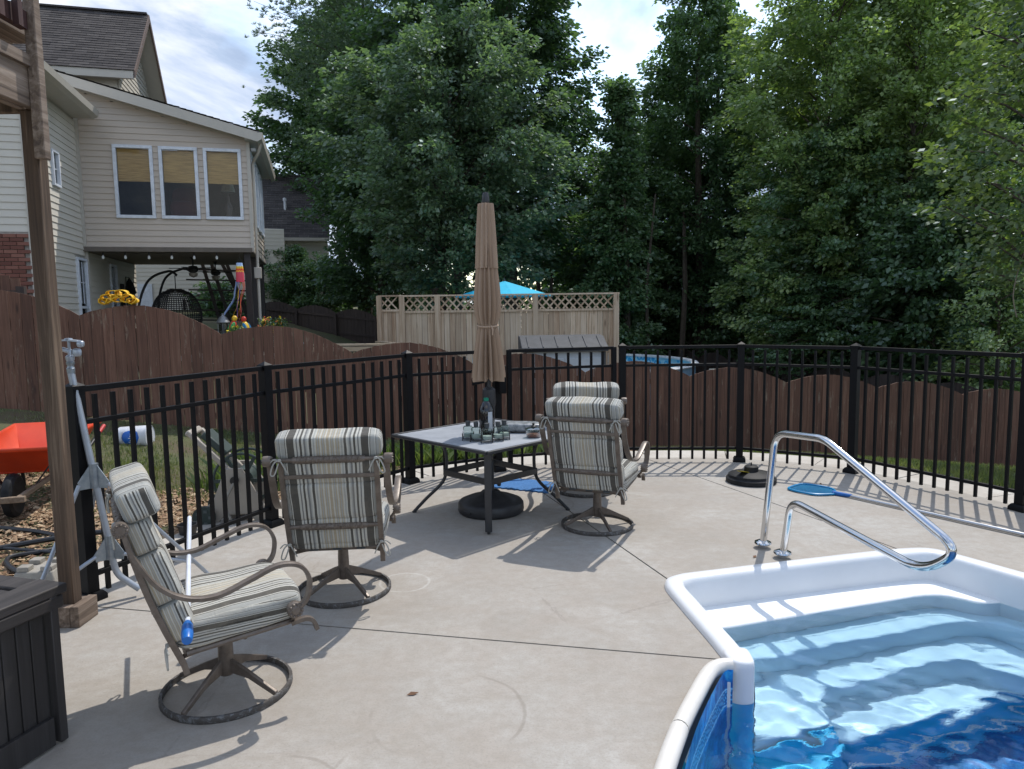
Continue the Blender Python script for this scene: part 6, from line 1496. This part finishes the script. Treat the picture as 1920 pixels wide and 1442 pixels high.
def tree(label, x, y, h, r, kind='mid', shape=roundc, t0=.12, nbr=70, per=100, leaf=.13, sig=.26, seed=1, trunk=.16, cat='tree', droop=.1, lean=(0, 0), name='broadleaf_tree', flat=.55, squash=1.0, group='trees beyond the fences', rise=.25, limbs=26, cmin=.35, zoff=0):
    global rng
    g0 = gz(x, y) - .1 + zoff; o = thing(name, label, cat, (x, y, g0), 0, group); rg = np.random.default_rng(seed); H = h - g0
    def ax(t): return np.array([lean[0] * t * t + .12 * math.sin(t * 5 + seed), lean[1] * t * t + .12 * math.cos(t * 4 + seed), H * t])
    pts = [tuple(ax(t)) for t in np.linspace(0, .80, 14)]
    MB().tube(pts, [trunk * (1 - .85 * k / 13) + .015 for k in range(14)], 8).build('trunk', BARK, o)
    C = []; lb = MB()
    for b in range(nbr):
        t = t0 + (1 - t0) * (b + rg.uniform(0, 1)) / nbr; az = b * 2.39996 + rg.uniform(-.4, .4)
        L = r * shape((t - t0) / (1 - t0)) * rg.uniform(.72, 1.12)
        p0 = ax(max(t - .06 * rg.uniform(.5, 1.4), 0.02)); d = np.array([math.cos(az), math.sin(az) * squash, 0])
        end = ax(t) + d * L + np.array([0, 0, L * (rise - droop * rg.uniform(.4, 1.6))])
        mid = (p0 + end) / 2 + np.array([0, 0, L * .10])
        if b % max(1, nbr // limbs) == 0:
            lb.tube([tuple(p0), tuple(mid), tuple(end)], [max(.012, trunk * .32 * (1 - t) + .012), .018, .006], 5)
        nc = max(2, int(L / (.42) * 1.25) + 1)
        for k in range(nc):
            f = cmin + (1 - cmin) * (k + rg.uniform(0, 1)) / nc; q = p0 * (1 - f) ** 2 + mid * 2 * f * (1 - f) + end * f * f
            C.append(q + rg.normal(0, .16, 3) + np.array([0, 0, rg.uniform(-.12, .12)]))
    for k in range(6): C.append(ax(.90 + .10 * k / 5) + rg.normal(0, .06, 3))
    C = np.array(C); sc = rg.uniform(.6, 1.35, len(C)); cnt = (per * .74 * sc ** 2).astype(int)
    idx = np.repeat(np.arange(len(C)), cnt); P = rg.normal(0, 1, (len(idx), 3)); P /= np.linalg.norm(P, axis=1)[:, None]
    P *= (rg.uniform(0, 1, len(idx)) ** .45)[:, None] * 1.55
    P = C[idx] + P * (sig * sc[idx])[:, None] * np.array([1, 1, flat])
    keep = rng; rng = rg
    if kind == 'pine': leaf_needles('crown', C, LM['pine'], o, int(per * .62), rg)
    else:
        dr = C[idx] - np.array([0, 0, 0]); dr[:, 2] = 0; dr /= (np.linalg.norm(dr, axis=1)[:, None] + 1e-6)
        leaf_quads('crown', P, leaf * 1.13, LM[kind], o, .62, .45, dr * .8)
    rng = keep
    lb.build('limbs', BARK, o)
    return o
def leaf_needles(name, C, mat, parent, per, rg):
    """long needle tufts fanned round upturned tips"""
    T = []
    for c in C:
        for k in range(5): T.append(c + rg.normal(0, .24, 3) * np.array([1, 1, .55]))
    T = np.array(T); n = len(T) * per; base = np.repeat(T, per, 0); d = rg.normal(0, 1, (n, 3)); d[:, 2] = np.abs(d[:, 2]) * .9 + .15; d /= np.linalg.norm(d, axis=1)[:, None]
    s = np.cross(d, rg.normal(0, 1, (n, 3))); s /= np.linalg.norm(s, axis=1)[:, None]; L = rg.uniform(.09, .19, n)[:, None]
    V = np.stack([base, base + d * L * .5 + s * .013, base + d * L, base + d * L * .5 - s * .013], 1).reshape(-1, 3)
    return np_mesh(name, V, np.arange(n * 4).reshape(-1, 4), mat, parent)

# left group
tree('tall dark pine towering behind the maple, its tufts against the sky left of centre', -6.0, 31.0, 19, 4.2, 'pine', ovalt, .38, 190, 26, seed=11, trunk=.20, name='pine_tree', cmin=.15, limbs=40)
tree('dark ivy-hung tree standing below the pine beside the cream house', -5.2, 29.0, 11.6, 2.6, 'dark', ovalt, .16, 110, 100, .14, .32, seed=12, trunk=.2, cmin=.3)
tree('very tall dark tree standing farthest back behind the shingle-roofed neighbour house', -8.7, 38.0, 17.5, 3.7, 'dark', ovalt, .32, 100, 84, .19, .42, seed=40, trunk=.25)
tree('grey green silver maple with open crown right behind the lattice fence', -1.66, 22.5, 10.4, 3.6, 'silver', ovalt, .22, 130, 92, .125, .25, seed=14, trunk=.13, rise=.55, cmin=.3, limbs=60)
tree('tall dark oak rising behind the silver maple up to the top of the picture', .05, 26.0, 16.5, 3.2, 'dark', ovalt, .25, 120, 95, .15, .34, seed=15, trunk=.3, cmin=.4)
tree('dark second oak crown left of the tall oak, behind the silver maple', -2.6, 27.5, 15.5, 3.6, 'dark', ovalt, .3, 90, 90, .16, .36, seed=16, trunk=.3, cmin=.4)
tree('slender pointed tree standing alone in the gap of sky', 3.6, 24.5, 9.3, 1.6, 'mid', cone, .1, 150, 110, .13, .26, seed=17, trunk=.10, group='trees beyond the fences')
tree('rounded dark tree filling the low gap behind the lattice fence end', 3.5, 29.0, 8.0, 2.7, 'dark', roundc, .05, 80, 95, .13, .28, seed=18)
tree('leafy mid green tree below the pointed tree, right of the lattice fence', 5.9, 31.0, 9.6, 2.9, 'mid', roundc, .08, 80, 90, .13, .28, seed=19)
tree('tall dense oval tree right of the gap of sky', 7.1, 27.5, 14.6, 2.7, 'mid', ovalt, .15, 120, 105, .14, .30, seed=20, trunk=.22, cmin=.45)
tree('dark tree between the oval tree and the yellow green poplar', 8.5, 30.0, 14.4, 2.5, 'dark', ovalt, .2, 80, 90, .15, .32, seed=21, trunk=.2)
tree('broad yellow green poplar in the middle of the right hand trees', 9.66, 22.5, 13.4, 3.3, 'light', ovalt, .10, 150, 95, .12, .26, seed=22, trunk=.17, rise=.5, cmin=.35, limbs=50)
tree('second yellow green poplar with feathery top, right of the broad poplar', 11.3, 20.8, 11.4, 2.6, 'light', ovalt, .12, 120, 92, .12, .27, seed=23, trunk=.16, rise=.5, limbs=50)
tree('low mid green maple in front of the poplars with layered branches', 9.7, 21.4, 6.9, 2.8, 'mid', roundc, .18, 84, 92, .115, .24, seed=24, trunk=.09, rise=.15, flat=.4)
tree('layered dark maple low down at the right, in front of the tall dark trees', 11.9, 19.4, 5.6, 2.7, 'mid', roundc, .12, 84, 92, .12, .25, seed=25, trunk=.09, rise=.12, flat=.4)
tree('very tall dark tree with visible trunk at the upper right', 14.6, 25.0, 15.0, 2.9, 'dark', ovalt, .25, 100, 88, .15, .34, seed=26, trunk=.3, cmin=.4)
tree('tall dark tree behind the poplars at the right', 12.2, 27.5, 14.5, 3.0, 'dark', ovalt, .2, 90, 88, .16, .36, seed=27, trunk=.26, cmin=.4)
tree('dark tree at the far right edge behind the bright overhanging tree', 17.0, 24.0, 13.0, 3.0, 'dark', ovalt, .1, 90, 90, .16, .36, seed=28, trunk=.24)
tree('bright green tree leaning into the picture from the right edge', 8.35, 10.9, 8.0, 1.75, 'bright', ovalt, .32, 70, 46, .10, .22, seed=29, trunk=.10, rise=.35, lean=(-.4, 0), cmin=.45, limbs=60, group='trees beyond the fences')
# understorey
tree('feathery green hemlock spreading above the distant fence', 9.0, 20.9, 2.5, 2.3, 'hem', roundc, .25, 44, 130, .075, .22, seed=30, trunk=.05, cat='shrub', name='hemlock_shrub', flat=.16, rise=.35, droop=.35, group='shrubs along the back fence', cmin=.1)
tree('vine-covered dark shrub left of the feathery hemlock', 6.9, 28.2, 4.1, 2.7, 'hem', roundc, .05, 60, 90, .10, .25, seed=31, cat='shrub', name='vine_shrub', group='shrubs along the back fence', trunk=.05)
tree('dark shrub with large leaves right of the feathery hemlock', 10.9, 18.7, 4.0, 1.9, 'dark', roundc, .03, 60, 90, .14, .25, seed=32, cat='shrub', name='broadleaf_shrub', group='shrubs along the back fence', trunk=.05)
tree('bright leafy shrub at the right edge above the fence', 11.3, 16.6, 2.6, 1.5, 'light', roundc, .03, 40, 95, .09, .22, seed=33, cat='shrub', name='broadleaf_shrub', group='shrubs along the back fence', trunk=.04)
tree('rounded bush in front of the dark-roofed house', -9.5, 31.2, 4.5, 1.5, 'mid', roundc, .1, 50, 95, .11, .22, seed=34, cat='bush', name='round_bush', group='bushes by the houses', trunk=.06)
tree('loose airy bush beside the brown distant fence', -7.9, 30.6, 3.9, 1.4, 'mid', roundc, .15, 36, 80, .11, .22, seed=35, cat='bush', name='round_bush', group='bushes by the houses', trunk=.06)
tree('bush seen through the porch behind the trellis', -10.9, 27.0, 2.7, .8, 'mid', roundc, .1, 34, 80, .11, .25, seed=36, cat='bush', name='round_bush', group='bushes by the houses', trunk=.06)
# hanging vine at the right
vn = spline([(8.0, 10.8, 4.3), (7.95, 10.7, 3.4), (7.7, 10.7, 2.75), (7.45, 10.6, 2.4), (7.35, 10.6, 1.9), (7.42, 10.6, 1.55)], 8)
tag(MB().tube(vn, .009, 5).build('hanging_vine', simple('pale_vine', (.20, .17, .12), .8)), 'thin pale vine dangling from the bright tree at the right', 'vine')
# far wood that closes the horizon
rg = np.random.default_rng(77)
def woods():
    C = []
    for k in range(900):
        x = rg.uniform(-16, 34); y = rg.uniform(34, 42); top = 6.2 + 1.6 * math.sin(x * .45) + (1.2 if x > 4 else -.6) + (-2.8 if x < -7 else 0); C.append((x, y, rg.uniform(-2, top)))
    for k in range(420):
        x = rg.uniform(1.5, 20); y = rg.uniform(31, 34); C.append((x, y, rg.uniform(-2, 4.6 + .8 * math.sin(x))))
    C = np.array(C); per = 56; P = np.repeat(C, per, 0) + rg.normal(0, .50, (len(C) * per, 3)) * np.array([1, 1, .7])
    o = leaf_quads('far_woods', P, .34, LM['dark'], None, .6, .4); tag(o, 'dark mass of far woodland under the tree crowns', kind='stuff')
woods()
mb = MB()
for k in range(26):
    x, y = rg.uniform(1, 19), rg.uniform(24, 33); r_ = rg.uniform(.06, .16); mb.tube([(x, y, gz(x, y)), (x + rg.uniform(-.3, .3), y, 2.5), (x + rg.uniform(-.4, .4), y, 5.5)], [r_, r_ * .8, r_ * .4], 6)
tag(mb.build('woodland_trunks', BARK), 'thin dark trunks glimpsed deep in the woodland', kind='stuff')
